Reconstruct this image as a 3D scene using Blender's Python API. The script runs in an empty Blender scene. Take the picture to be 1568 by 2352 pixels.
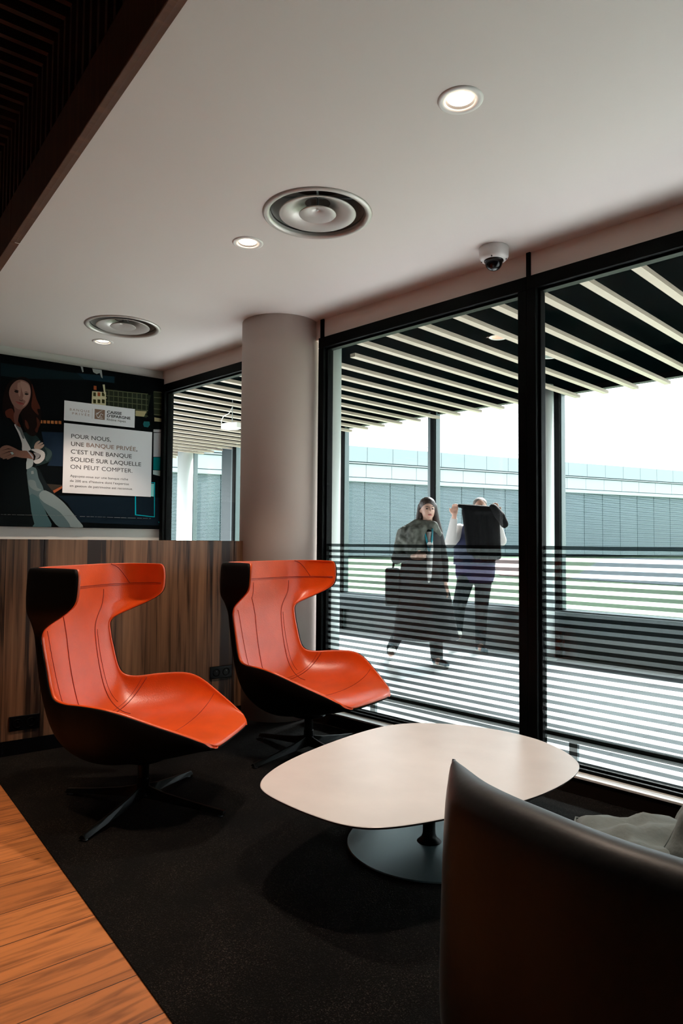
import bpy, bmesh, math, random
from mathutils import Vector, Matrix
sc = bpy.context.scene
COL = sc.collection
PI = math.pi
# ------------------------------------------------------------------ camera
H = 1.25
FPX = 1580.0
cam_d = bpy.data.cameras.new('camera'); cam = bpy.data.objects.new('camera', cam_d); COL.objects.link(cam)
cam_d.sensor_fit = 'VERTICAL'; cam_d.sensor_height = 36.0; cam_d.lens = FPX/2352*36
cam_d.clip_start = 0.05; cam_d.clip_end = 500
_az, _pi, _ro = math.radians(45), math.radians(2.5), math.radians(0.45)
F0 = Vector((-math.sin(_az), math.cos(_az), 0)); R0 = Vector((math.cos(_az), math.sin(_az), 0)); U0 = Vector((0, 0, 1))
Fv = F0*math.cos(_pi)+U0*math.sin(_pi); Uv = -F0*math.sin(_pi)+U0*math.cos(_pi)
Rr = R0*math.cos(_ro)+Uv*math.sin(_ro); Ur = -R0*math.sin(_ro)+Uv*math.cos(_ro)
cam.matrix_world = Matrix(((Rr.x, Ur.x, -Fv.x, 0), (Rr.y, Ur.y, -Fv.y, 0), (Rr.z, Ur.z, -Fv.z, H), (0, 0, 0, 1)))
sc.camera = cam
# ------------------------------------------------------------------ colour, world, sun
sc.view_settings.view_transform = 'Standard'; sc.view_settings.look = 'None'
sc.view_settings.gamma = 1; sc.view_settings.use_curve_mapping = False
sc.view_settings.exposure = 1.2
SKY = 2.2
SUN = 11.0
SPOT = 1.0
w = bpy.data.worlds.new('sky'); sc.world = w; w.use_nodes = True
bg = w.node_tree.nodes['Background']; bg.inputs[0].default_value = (0.93, 0.97, 1.0, 1); bg.inputs[1].default_value = SKY
sun_d = bpy.data.lights.new('sun', 'SUN'); sun_d.energy = SUN; sun_d.angle = math.radians(25); sun_d.color = (1.0, .98, .95)
sun = bpy.data.objects.new('sun', sun_d); COL.objects.link(sun)
sun.rotation_euler = Vector((-0.25, 1.0, 0.90)).to_track_quat('Z', 'Y').to_euler()
sun.location = (0, 12, 9)

# ------------------------------------------------------------------ material helpers
def newmat(name):
    m = bpy.data.materials.new(name); m.use_nodes = True
    return m, m.node_tree.nodes, m.node_tree.links, m.node_tree.nodes['Principled BSDF']
def mat(name, col, rough=.5, metal=0, spec=.5, bump=0, bscale=60, var=0, vscale=8, coat=0):
    m, n, l, p = newmat(name)
    p.inputs['Base Color'].default_value = (*col, 1); p.inputs['Roughness'].default_value = rough
    p.inputs['Metallic'].default_value = metal; p.inputs['Specular IOR Level'].default_value = spec
    p.inputs['Coat Weight'].default_value = coat; p.inputs['Coat Roughness'].default_value = .32
    tc = n.new('ShaderNodeTexCoord')
    if var:
        t = n.new('ShaderNodeTexNoise'); t.inputs['Scale'].default_value = vscale; t.inputs['Detail'].default_value = 5
        l.new(tc.outputs['Object'], t.inputs['Vector'])
        r = n.new('ShaderNodeMapRange'); r.inputs[1].default_value = .3; r.inputs[2].default_value = .7
        r.inputs[3].default_value = 1-var; r.inputs[4].default_value = 1+var; l.new(t.outputs[0], r.inputs[0])
        mx = n.new('ShaderNodeMix'); mx.data_type = 'RGBA'; mx.blend_type = 'MULTIPLY'; mx.inputs[0].default_value = 1
        mx.inputs[6].default_value = (*col, 1); l.new(r.outputs[0], mx.inputs[7]); l.new(mx.outputs[2], p.inputs['Base Color'])
    if bump:
        t = n.new('ShaderNodeTexNoise'); t.inputs['Scale'].default_value = bscale; t.inputs['Detail'].default_value = 4
        l.new(tc.outputs['Object'], t.inputs['Vector'])
        b = n.new('ShaderNodeBump'); b.inputs['Strength'].default_value = bump; b.inputs['Distance'].default_value = .01
        l.new(t.outputs[0], b.inputs['Height']); l.new(b.outputs[0], p.inputs['Normal'])
    return m
def emis(name, col, s):
    m, n, l, p = newmat(name); p.inputs['Base Color'].default_value = (.8, .8, .8, 1)
    p.inputs['Emission Color'].default_value = (*col, 1); p.inputs['Emission Strength'].default_value = s
    return m
def math_(n, l, op, a, b=None):
    x = n.new('ShaderNodeMath'); x.operation = op
    for i, v in enumerate((a, b)):
        if v is None: continue
        if isinstance(v, (int, float)): x.inputs[i].default_value = v
        else: l.new(v, x.inputs[i])
    return x.outputs[0]
def glassmat(name, tint=(1, 1, 1), ior=1.45):
    m, n, l, p = newmat(name); n.remove(p)
    t = n.new('ShaderNodeBsdfTransparent'); t.inputs[0].default_value = (*tint, 1)
    g = n.new('ShaderNodeBsdfGlossy'); g.inputs['Roughness'].default_value = 0.0
    ge = n.new('ShaderNodeNewGeometry'); dt = n.new('ShaderNodeVectorMath'); dt.operation = 'DOT_PRODUCT'
    l.new(ge.outputs['Normal'], dt.inputs[0]); l.new(ge.outputs['Incoming'], dt.inputs[1])
    c_ = math_(n, l, 'ABSOLUTE', dt.outputs['Value']); q_ = math_(n, l, 'POWER', math_(n, l, 'SUBTRACT', 1.0, c_), 5.0)
    f = n.new('ShaderNodeMath'); f.operation = 'MULTIPLY_ADD'; l.new(q_, f.inputs[0]); f.inputs[1].default_value = .35; f.inputs[2].default_value = .006
    mx = n.new('ShaderNodeMixShader'); l.new(f.outputs[0], mx.inputs[0]); l.new(t.outputs[0], mx.inputs[1]); l.new(g.outputs[0], mx.inputs[2])
    l.new(mx.outputs[0], n['Material Output'].inputs[0]); return m
def filmmat():
    m, n, l, p = newmat('striped privacy film'); n.remove(p)
    tc = n.new('ShaderNodeTexCoord'); sp = n.new('ShaderNodeSeparateXYZ'); l.new(tc.outputs['Object'], sp.inputs[0])
    v = math_(n, l, 'DIVIDE', math_(n, l, 'SUBTRACT', 1.238, sp.outputs[2]), .0409)
    fr = math_(n, l, 'FRACT', v); dark = math_(n, l, 'LESS_THAN', fr, .5)
    tr1 = n.new('ShaderNodeBsdfTransparent'); tr1.inputs[0].default_value = (.13, .15, .155, 1)
    tr2 = n.new('ShaderNodeBsdfTransparent'); tr2.inputs[0].default_value = (.86, .9, .9, 1)
    tl = n.new('ShaderNodeBsdfTranslucent'); tl.inputs[0].default_value = (.75, .85, .85, 1)
    hz = n.new('ShaderNodeMixShader'); hz.inputs[0].default_value = .05; l.new(tr2.outputs[0], hz.inputs[1]); l.new(tl.outputs[0], hz.inputs[2])
    d0 = n.new('ShaderNodeBsdfDiffuse'); d0.inputs[0].default_value = (.02, .025, .025, 1)
    dd = n.new('ShaderNodeMixShader'); dd.inputs[0].default_value = .3; l.new(tr1.outputs[0], dd.inputs[1]); l.new(d0.outputs[0], dd.inputs[2])
    mx = n.new('ShaderNodeMixShader'); l.new(dark, mx.inputs[0]); l.new(hz.outputs[0], mx.inputs[1]); l.new(dd.outputs[0], mx.inputs[2])
    l.new(mx.outputs[0], n['Material Output'].inputs[0]); return m
def ramp(n, stops):
    r = n.new('ShaderNodeValToRGB'); e = r.color_ramp.elements
    while len(e) < len(stops): e.new(.5)
    for q, (a, c) in zip(e, stops): q.position = a; q.color = (*c, 1)
    return r
def veneer(name, axis_rot=0.0, plank=.115, dark=(.028, .011, .005), light=(.40, .20, .10), rough=.42):
    """vertical walnut veneer: strips of differing tone along local x, grain along z"""
    m, n, l, p = newmat(name)
    tc = n.new('ShaderNodeTexCoord'); sp = n.new('ShaderNodeSeparateXYZ'); l.new(tc.outputs['Object'], sp.inputs[0])
    k = math_(n, l, 'FLOOR', math_(n, l, 'DIVIDE', sp.outputs[0], plank))
    wn = n.new('ShaderNodeTexWhiteNoise'); wn.noise_dimensions = '1D'; l.new(k, wn.inputs['W'])
    cb = n.new('ShaderNodeCombineXYZ'); l.new(math_(n, l, 'MULTIPLY', sp.outputs[0], 34), cb.inputs[0])
    l.new(math_(n, l, 'MULTIPLY', k, 7.3), cb.inputs[1]); l.new(math_(n, l, 'MULTIPLY', sp.outputs[2], 1.1), cb.inputs[2])
    nz = n.new('ShaderNodeTexNoise'); nz.inputs['Scale'].default_value = 1.0; nz.inputs['Detail'].default_value = 6; nz.inputs['Distortion'].default_value = .9
    l.new(cb.outputs[0], nz.inputs['Vector'])
    cb2 = n.new('ShaderNodeCombineXYZ'); l.new(math_(n, l, 'MULTIPLY', sp.outputs[0], 210), cb2.inputs[0]); l.new(math_(n, l, 'MULTIPLY', sp.outputs[2], 4), cb2.inputs[2])
    n2 = n.new('ShaderNodeTexNoise'); n2.inputs['Scale'].default_value = 1.0; n2.inputs['Detail'].default_value = 3; l.new(cb2.outputs[0], n2.inputs['Vector'])
    s = math_(n, l, 'ADD', math_(n, l, 'MULTIPLY', nz.outputs[0], .95), math_(n, l, 'MULTIPLY', wn.outputs[0], .42))
    s = math_(n, l, 'ADD', s, math_(n, l, 'MULTIPLY', n2.outputs[0], .22))
    r = ramp(n, [(.50, dark), (.62, tuple((a+b)/2.3 for a, b in zip(dark, light))), (.95, light)])
    l.new(math_(n, l, 'MULTIPLY', s, .78), r.inputs[0]); l.new(r.outputs[0], p.inputs['Base Color'])
    p.inputs['Roughness'].default_value = rough
    return m
def planks(name, rot, w_=.197, off=0):
    m, n, l, p = newmat(name)
    tc = n.new('ShaderNodeTexCoord'); mp = n.new('ShaderNodeMapping'); mp.inputs['Rotation'].default_value = (0, 0, rot); mp.inputs['Location'].default_value = (0, off, 0)
    l.new(tc.outputs['Object'], mp.inputs[0])
    br = n.new('ShaderNodeTexBrick'); br.offset = .37; br.inputs['Scale'].default_value = 1; br.inputs['Brick Width'].default_value = 1.9
    br.inputs['Row Height'].default_value = w_; br.inputs['Mortar Size'].default_value = .0022; br.inputs['Mortar Smooth'].default_value = .3
    br.inputs['Color1'].default_value = (.52, .19, .055, 1); br.inputs['Color2'].default_value = (.40, .14, .04, 1); br.inputs['Mortar'].default_value = (.03, .012, .006, 1)
    l.new(mp.outputs[0], br.inputs['Vector'])
    m2 = n.new('ShaderNodeMapping'); m2.inputs['Scale'].default_value = (1.6, 16, 1); l.new(mp.outputs[0], m2.inputs[0])
    nz = n.new('ShaderNodeTexNoise'); nz.inputs['Scale'].default_value = 1.5; nz.inputs['Detail'].default_value = 8; nz.inputs['Distortion'].default_value = 1.6; l.new(m2.outputs[0], nz.inputs['Vector'])
    r = ramp(n, [(.3, (.45, .42, .4)), (.55, (1, 1, 1)), (.8, (1.15, 1.1, 1.05))]); l.new(nz.outputs[0], r.inputs[0])
    mx = n.new('ShaderNodeMix'); mx.data_type = 'RGBA'; mx.blend_type = 'MULTIPLY'; mx.inputs[0].default_value = 1
    l.new(br.outputs[0], mx.inputs[6]); l.new(r.outputs[0], mx.inputs[7])
    m3 = n.new('ShaderNodeMapping'); m3.inputs['Scale'].default_value = (1, 1.8, 1); l.new(mp.outputs[0], m3.inputs[0])
    vo = n.new('ShaderNodeTexVoronoi'); vo.inputs['Scale'].default_value = 3.1; l.new(m3.outputs[0], vo.inputs['Vector'])
    r2 = ramp(n, [(.03, (.12, .08, .06)), (.07, (1, 1, 1))]); l.new(vo.outputs['Distance'], r2.inputs[0])
    mx2 = n.new('ShaderNodeMix'); mx2.data_type = 'RGBA'; mx2.blend_type = 'MULTIPLY'; mx2.inputs[0].default_value = 1
    l.new(mx.outputs[2], mx2.inputs[6]); l.new(r2.outputs[0], mx2.inputs[7]); l.new(mx2.outputs[2], p.inputs['Base Color'])
    p.inputs['Roughness'].default_value = .5
    return m
def tiles(name, sx, sy, c, mortar, rough):
    m, n, l, p = newmat(name)
    tc = n.new('ShaderNodeTexCoord'); br = n.new('ShaderNodeTexBrick'); br.offset = 0; br.inputs['Scale'].default_value = 1
    br.inputs['Brick Width'].default_value = sx; br.inputs['Row Height'].default_value = sy; br.inputs['Mortar Size'].default_value = .004
    br.inputs['Color1'].default_value = (*c, 1); br.inputs['Color2'].default_value = (*[q*.93 for q in c], 1); br.inputs['Mortar'].default_value = (*mortar, 1)
    l.new(tc.outputs['Object'], br.inputs['Vector']); l.new(br.outputs[0], p.inputs['Base Color']); p.inputs['Roughness'].default_value = rough
    return m
def carpetmat():
    m, n, l, p = newmat('dark pile carpet')
    tc = n.new('ShaderNodeTexCoord'); nz = n.new('ShaderNodeTexNoise'); nz.inputs['Scale'].default_value = 260; nz.inputs['Detail'].default_value = 3
    l.new(tc.outputs['Object'], nz.inputs['Vector'])
    nb = n.new('ShaderNodeTexNoise'); nb.inputs['Scale'].default_value = 5; nb.inputs['Detail'].default_value = 5; l.new(tc.outputs['Object'], nb.inputs['Vector'])
    r = ramp(n, [(.42, (.0006, .0006, .0006)), (.57, (.0035, .0032, .0032)), (.76, (.060, .054, .050))]); l.new(nz.outputs[0], r.inputs[0])
    r2 = ramp(n, [(.35, (.35, .35, .36)), (.65, (1.3, 1.15, 1.05))]); l.new(nb.outputs[0], r2.inputs[0])
    mx = n.new('ShaderNodeMix'); mx.data_type = 'RGBA'; mx.blend_type = 'MULTIPLY'; mx.inputs[0].default_value = 1
    l.new(r.outputs[0], mx.inputs[6]); l.new(r2.outputs[0], mx.inputs[7]); l.new(mx.outputs[2], p.inputs['Base Color'])
    p.inputs['Roughness'].default_value = .95; p.inputs['Specular IOR Level'].default_value = .15
    b = n.new('ShaderNodeBump'); b.inputs['Strength'].default_value = .8; b.inputs['Distance'].default_value = .004; l.new(nz.outputs[0], b.inputs['Height']); l.new(b.outputs[0], p.inputs['Normal'])
    return m
M = {}
M['ceil'] = mat('matt white ceiling paint', (.71, .667, .642), .9, spec=.2, bump=.03, bscale=300)
M['beige'] = mat('warm plaster', (.76, .62, .55), .85, spec=.2, bump=.03, bscale=300)
M['wall'] = mat('white wall paint', (.62, .63, .6), .85, spec=.2)
M['darkwall'] = mat('warm grey painted wall', (.14, .13, .12), .9, spec=.1)
M['black'] = mat('black powder coated aluminium', (.0015, .002, .0022), .45, spec=.06)
M['blackgloss'] = mat('black gloss plastic', (.003, .003, .004), .2, spec=.3)
M['cover'] = mat('dark grey anodised cover', (.09, .12, .125), .4, metal=.3)
M['greymetal'] = mat('brushed grey aluminium', (.32, .35, .36), .35, metal=.6)
M['glass'] = glassmat('clear glazing', (.97, .985, .985))
M['film'] = filmmat()
M['bronze'] = mat('brushed bronze plate', (.05, .03, .022), .3, metal=.85)
M['sill'] = mat('white metal sill', (.75, .75, .74), .35)
M['plank'] = planks('oiled oak planks', -math.radians(90-5.5), off=.03)
M['carpet'] = carpetmat()
M['veneer'] = veneer('walnut veneer')
M['fascia'] = veneer('brown wood fascia', plank=1.4, dark=(.11, .044, .022), light=(.24, .10, .05), rough=.6)
M['slatdark'] = mat('dark stained batten', (.085, .034, .016), .5, var=.4, vscale=3)
M['void'] = mat('black acoustic backing', (.004, .004, .004), .95, spec=.1)
M['batten'] = mat('pale oak batten', (.40, .325, .27), .6, var=.06, vscale=4)
M['soffit'] = mat('black corridor ceiling', (.0006, .0016, .0018), 1.0, spec=0)
M['tile'] = tiles('pale floor tiles', .6, 1.2, (.80, .82, .83), (.3, .32, .33), .28)
M['darkpanel'] = mat('dark slate upstand', (.02, .035, .04), .35)
M['greypanel'] = mat('grey upstand', (.13, .14, .135), .6)
M['column'] = mat('smooth plaster column', (.58, .48, .435), .8, spec=.25, bump=.03, bscale=300)
M['palecol'] = mat('pale grey column paint', (.62, .68, .67), .45)
M['leather'] = mat('orange leather', (.76, .088, .007), .33, spec=.6, bump=.10, bscale=160, var=.10, vscale=7, coat=.15)
M['seam'] = mat('orange leather seam', (.34, .024, .004), .5)
M['shell'] = mat('black felt shell', (.0025, .002, .002), .6, spec=.12, bump=.1, bscale=400)
M['leg'] = mat('black lacquered steel', (.002, .0025, .0025), .3, spec=.15)
M['tabletop'] = mat('pale laminate', (.74, .71, .69), .3, spec=.5, var=.05, vscale=5)
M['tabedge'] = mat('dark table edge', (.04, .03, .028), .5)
M['tabbase'] = mat('grey lacquered steel', (.11, .16, .17), .28, metal=.4)
M['sofa'] = mat('black leather', (.007, .0075, .008), .6, spec=.15, bump=.12, bscale=60, coat=1.0)
_p = M['sofa'].node_tree.nodes['Principled BSDF']; _p.inputs['Coat IOR'].default_value = 1.3; _p.inputs['Coat Roughness'].default_value = .42; _p.inputs['Sheen Weight'].default_value = .22; _p.inputs['Sheen Roughness'].default_value = .35; _p.inputs['Sheen Tint'].default_value = (.85, .95, 1, 1)
M['cushion'] = mat('grey green cushion cloth', (.21, .255, .255), .8, bump=.8, bscale=14)
M['white'] = mat('white plastic', (.7, .68, .66), .4)
M['chrome'] = mat('satin aluminium', (.75, .73, .70), .22, metal=.9)
M['cone'] = mat('satin white metal', (.50, .47, .44), .38, metal=.25)
M['dark'] = mat('dark recess', (.01, .01, .01), .8)
M['screw'] = mat('bright screw', (.8, .8, .8), .2, metal=1)
M['lamp'] = emis('warm led', (1.0, .80, .62), 14)
M['lampout'] = emis('warm corridor led', (1.0, .50, .30), .36); M['lampout'].node_tree.nodes['Principled BSDF'].inputs['Base Color'].default_value = (.1, .1, .1, 1)

# ------------------------------------------------------------------ mesh helpers
def link(o, parent=None, loc=None):
    COL.objects.link(o)
    if parent is not None:
        o.parent = parent
        if parent.get('_world'): o.matrix_parent_inverse = Matrix.Translation(-parent.location)
    return o
def obj(name, bm, m, parent=None, smooth=False, bevel=0, subsurf=0, local=None):
    me = bpy.data.meshes.new(name)
    bmesh.ops.recalc_face_normals(bm, faces=bm.faces)
    bm.to_mesh(me); bm.free(); me.materials.append(m)
    if smooth: me.polygons.foreach_set('use_smooth', [True]*len(me.polygons))
    o = bpy.data.objects.new(name, me)
    if bevel:
        b = o.modifiers.new('bevel', 'BEVEL'); b.width = bevel; b.segments = 2; b.limit_method = 'ANGLE'
    if subsurf:
        s = o.modifiers.new('sub', 'SUBSURF'); s.levels = subsurf; s.render_levels = subsurf
    return link(o, parent)
def thing(name, label, cat, loc=(0, 0, 0), rz=0, group=None, world=True):
    o = bpy.data.objects.new(name, None); o.empty_display_size = .1; o.location = loc; o.rotation_euler = (0, 0, rz); COL.objects.link(o)
    o['label'] = label; o['category'] = cat
    if group: o['group'] = group
    if world: o['_world'] = 1
    return o
def tag(o, label, cat, group=None, kind=None):
    if label: o['label'] = label
    if cat: o['category'] = cat
    if group: o['group'] = group
    if kind: o['kind'] = kind
    return o
def struct(o): o['kind'] = 'structure'; return o
def sthing(name, loc=(0, 0, 0)):
    o = bpy.data.objects.new(name, None); o.location = loc; COL.objects.link(o); o['kind'] = 'structure'; o['_world'] = 1; return o
def box(bm, a, b, M4=None):
    v = [bm.verts.new((x, y, z)) for x in (a[0], b[0]) for y in (a[1], b[1]) for z in (a[2], b[2])]
    if M4 is not None:
        for q in v: q.co = M4 @ q.co
    for f in ((0, 1, 3, 2), (4, 6, 7, 5), (0, 4, 5, 1), (2, 3, 7, 6), (0, 2, 6, 4), (1, 5, 7, 3)): bm.faces.new([v[i] for i in f])
    return v
def bx(a, b, M4=None):
    bm = bmesh.new(); box(bm, a, b, M4); return bm
def obox(bm, p, q, width, z0, z1, side=0):
    """box along plan segment p->q, width to the given side (-1 right, 0 centred, 1 left)"""
    p = Vector((*p, 0)); q = Vector((*q, 0)); d = (q-p).normalized(); nn = Vector((-d.y, d.x, 0))
    a0 = {0: -width/2, 1: 0, -1: -width}[side]; a1 = a0+width
    pts = [p+nn*a0, q+nn*a0, q+nn*a1, p+nn*a1]
    lo = [bm.verts.new((t.x, t.y, z0)) for t in pts]; hi = [bm.verts.new((t.x, t.y, z1)) for t in pts]
    bm.faces.new(lo[::-1]); bm.faces.new(hi)
    for i in range(4): bm.faces.new((lo[i], lo[(i+1) % 4], hi[(i+1) % 4], hi[i]))
def cyl(bm, p, q, r, n=24, r2=None, cap=True):
    p = Vector(p); q = Vector(q); d = (q-p).normalized(); u = d.orthogonal().normalized(); v = d.cross(u); r2 = r if r2 is None else r2
    A = [bm.verts.new(p+(u*math.cos(t)+v*math.sin(t))*r) for t in [2*PI*i/n for i in range(n)]]
    B = [bm.verts.new(q+(u*math.cos(t)+v*math.sin(t))*r2) for t in [2*PI*i/n for i in range(n)]]
    for i in range(n): bm.faces.new((A[i], A[(i+1) % n], B[(i+1) % n], B[i]))
    if cap: bm.faces.new(A[::-1]); bm.faces.new(B)
def tube(bm, pts, r, n=8, cap=True):
    rings = []
    pts = [Vector(p) for p in pts]; up = None
    for i, p in enumerate(pts):
        d = (pts[min(i+1, len(pts)-1)]-pts[max(i-1, 0)]).normalized()
        if up is None: up = d.orthogonal().normalized()
        u = (up-d*up.dot(d)).normalized(); up = u; v = d.cross(u)
        rr = r[i] if isinstance(r, (list, tuple)) else r
        rings.append([bm.verts.new(p+(u*math.cos(2*PI*k/n)+v*math.sin(2*PI*k/n))*rr) for k in range(n)])
    for a, b in zip(rings, rings[1:]):
        for k in range(n): bm.faces.new((a[k], a[(k+1) % n], b[(k+1) % n], b[k]))
    if cap: bm.faces.new(rings[0][::-1]); bm.faces.new(rings[-1])
def lathe(bm, prof, n=64, c=(0, 0, 0), close=False):
    rings = []
    for r, z in prof:
        rings.append([bm.verts.new((c[0]+r*math.cos(2*PI*k/n), c[1]+r*math.sin(2*PI*k/n), c[2]+z)) for k in range(n)])
    pr = list(zip(rings, rings[1:]))
    if close: pr.append((rings[-1], rings[0]))
    for a, b in pr:
        for k in range(n): bm.faces.new((a[k], a[(k+1) % n], b[(k+1) % n], b[k]))
    return rings
def prism(bm, pts, z0, z1):
    lo = [bm.verts.new((x, y, z0)) for x, y in pts]; hi = [bm.verts.new((x, y, z1)) for x, y in pts]
    bm.faces.new(lo[::-1]); bm.faces.new(hi); n = len(pts)
    for i in range(n): bm.faces.new((lo[i], lo[(i+1) % n], hi[(i+1) % n], hi[i]))
def crom(P, k):
    """catmull rom through list of tuples, k subdivisions"""
    out = []; n = len(P)
    for i in range(n-1):
        p0, p1, p2, p3 = P[max(i-1, 0)], P[i], P[i+1], P[min(i+2, n-1)]
        for j in range(k):
            t = j/k
            out.append(tuple(.5*((2*b)+(-a+c)*t+(2*a-5*b+4*c-d)*t*t+(-a+3*b-3*c+d)*t**3) for a, b, c, d in zip(p0, p1, p2, p3)))
    out.append(tuple(P[-1])); return out
def closed_crom(P, k):
    n = len(P); out = []
    for i in range(n):
        p0, p1, p2, p3 = P[i-1], P[i], P[(i+1) % n], P[(i+2) % n]
        for j in range(k):
            t = j/k
            out.append(tuple(.5*((2*b)+(-a+c)*t+(2*a-5*b+4*c-d)*t*t+(-a+3*b-3*c+d)*t**3) for a, b, c, d in zip(p0, p1, p2, p3)))
    return out
def evaluated(o):
    dg = bpy.context.evaluated_depsgraph_get(); dg.update()
    me = bpy.data.meshes.new_from_object(o.evaluated_get(dg)); return me

# ------------------------------------------------------------------ room directions (the room is turned 8 degrees to the window wall)
A8 = math.radians(8)
DW = Vector((math.sin(A8), math.cos(A8), 0))      # along the poster wall and the wooden half wall
NW = Vector((math.cos(A8), -math.sin(A8), 0))     # out of the poster wall into the room
YW = 3.38                                          # plane of the inner glazing
YO = 7.2                                           # plane of the outer glazing
ZC = 2.86
def pw(t, off=0): q = Vector((-5.80, YW, 0))+DW*t+NW*off; return (q.x, q.y)
def edge(x): return 1.027-(x+1.776)*.1352           # line where white ceiling / carpet begin
# --- floor, carpet
bm = bmesh.new(); prism(bm, [(4.5, -4), (4.5, YW+.09), (-5.80, YW+.09), pw(0), pw(-7.6)], -.12, 0); o = struct(obj('floor', bm, M['plank']))
bm = bmesh.new(); prism(bm, [(4.45, edge(4.45)-.04), (4.45, YW-.09), (-3.9, YW-.09), (-3.955, 3.07), (-4.215, 1.365)], .0, .006)
o = obj('carpet', bm, M['carpet'], bevel=.002); tag(o, 'large black low pile carpet under the orange chairs, beside the oak planks', 'carpet')
# --- walls
bm = bmesh.new(); a, b = pw(-7.6), pw(0.0); obox(bm, a, b, .15, 0, 3.6, 1); struct(obj('wall_left', bm, M['wall']))
bm = bmesh.new(); a, b = pw(-1.76, .0), pw(0.0, .0)
struct(obj('wall_back', bx((-6.7, -4.15, 0), (4.5, -4, 3.7)), M['darkwall']))
struct(obj('wall_right', bx((4.5, -4.15, 0), (4.65, YW+.3, 3.7)), M['darkwall']))
# bulkhead over the windows
struct(obj('wall_front', bx((-5.80, YW, 2.72), (4.5, YW+.2, ZC+.1)), M['beige']))
for i, (x0, x1) in enumerate([(-3.60, -3.568), (-1.937, -1.913)]):
    struct(obj('trim_%d' % (i+1), bx((x0, YW-.012, 2.71), (x1, YW+.01, ZC)), M['black']))
# --- white ceiling with round openings
VENTS = [(-2.44, 2.257, .265), (-4.80, 2.453, .272)]
LIGHTS = [(-1.425, 2.02, .068), (-2.946, 2.215, .068), (-5.283, 2.527, .068)]
def ceiling_slab():
    cu = bpy.data.curves.new('c', 'CURVE'); cu.dimensions = '2D'; cu.fill_mode = 'BOTH'; cu.extrude = .08
    def sp(pts):
        s = cu.splines.new('POLY'); s.points.add(len(pts)-1); s.use_cyclic_u = True
        for q, p in zip(s.points, pts): q.co = (p[0], p[1], 0, 1)
    sp([(4.5, edge(4.5)+.03), (4.5, YW), (-5.80, YW), (pw(-1.77)[0], pw(-1.77)[1]+.0)])
    for x, y, r in VENTS: sp([(x+r*.93*math.cos(2*PI*k/64), y+r*.93*math.sin(2*PI*k/64)) for k in range(64)])
    for x, y, r in LIGHTS: sp([(x+r*.9*math.cos(2*PI*k/32), y+r*.9*math.sin(2*PI*k/32)) for k in range(32)])
    t = bpy.data.objects.new('t', cu); COL.objects.link(t); me = evaluated(t); bpy.data.objects.remove(t)
    o = bpy.data.objects.new('ceiling', me); me.materials.clear(); me.materials.append(M['ceil']); o.location = (0, 0, ZC+.08); COL.objects.link(o); struct(o)
ceiling_slab()
# slab above (roof of the ceiling void)
bm = bmesh.new(); prism(bm, [(4.5, edge(4.5)+.1), (4.5, YW+.2), (-5.9, YW+.2), (-6.1, 1.75)], 3.3, 3.4); struct(obj('ceiling', bm, M['dark']))
bm = bmesh.new(); prism(bm, [(4.6, edge(4.6)+.05), (4.6, -4.1), (-6.95, -4.1), (-6.2, 1.7)], 3.62, 3.7); struct(obj('ceiling', bm, M['void']))
# --- timber fascia and slatted recess
RX = math.atan2(-.1352, 1)
def rloc(x): return (x, edge(x))
fas = sthing('trim_3', (-1.776, 1.027, ZC)); fas.rotation_euler = (0, 0, RX); fas['_world'] = 0; del fas['_world']
obj('fascia_board', bx((-4.4, 0.0, 0), (-2.102, .05, .24)), M['fascia'], fas, bevel=.003)
obj('fascia_board', bx((-2.099, 0.0, 0), (6.3, .05, .24)), M['fascia'], fas, bevel=.003)
obj('fascia_backing', bx((-4.4, .05, .1), (6.3, .09, .84)), M['void'], fas)
sl = thing('slatted_ceiling', 'dark wooden slatted recess above the brown timber fascia', 'slatted ceiling', (-1.776, 1.027, 3.1), RX, world=False)
STEP = .0925
bm = bmesh.new(); box(bm, (-.0135, .0, .0), (.0135, .045, .40)); box(bm, (-.0135, -3.2, .40), (.0135, .045, .46))
bmesh.ops.remove_doubles(bm, verts=bm.verts, dist=1e-5)
first = obj('batten', bm, M['slatdark'], sl)
xs = [-3.9+STEP*k for k in range(70)]
first.location = (xs[0], 0, 0)
for x in xs[1:]:
    c = first.copy(); COL.objects.link(c); c.parent = sl; c.location = (x, 0, 0)

# ------------------------------------------------------------------ inner glazing
def window(name, x0, x1, glass_from=None, film=True):
    t = sthing(name, (x0, YW, 0)); zb, zt = .10, 2.72
    fr = bmesh.new()
    box(fr, (x0, YW-.03, zt-.075), (x1, YW+.07, zt)); box(fr, (x0, YW-.03, zb), (x1, YW+.07, zb+.016))
    box(fr, (x0, YW-.03, zb+.016), (x0+.055, YW+.07, zt-.075)); box(fr, (x1-.055, YW-.03, zb+.016), (x1, YW+.07, zt-.075))
    obj('frame', fr, M['black'], t, bevel=.004)
    be = bmesh.new(); g0, g1 = x0+.055, x1-.055; w_ = .014
    box(be, (g0, YW+.0, zt-.075-w_), (g1, YW+.05, zt-.075)); box(be, (g0, YW+.0, zb+.016), (g1, YW+.05, zb+.026))
    box(be, (g0, YW+.0, zb+.026), (g0+w_, YW+.05, zt-.089)); box(be, (g1-w_, YW+.0, zb+.026), (g1, YW+.05, zt-.089))
    obj('glazing_bead', be, M['black'], t, bevel=.003)
    g = bmesh.new(); box(g, (g0+w_, YW+.022, zb+.026), (g1-w_, YW+.028, zt-.089)); obj('glass_pane', g, M['glass'], t)
    if film:
        f = bmesh.new(); vs = [f.verts.new(p) for p in ((g0+w_, YW+.0295, zb+.026), (g1-w_, YW+.0295, zb+.026), (g1-w_, YW+.0295, 1.238), (g0+w_, YW+.0295, 1.238))]; f.faces.new(vs)
        fo = obj('privacy_film', f, M['film'], t); fo.location = t.location*0
    return t
window('window_1', -3.60, -1.925)
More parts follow.
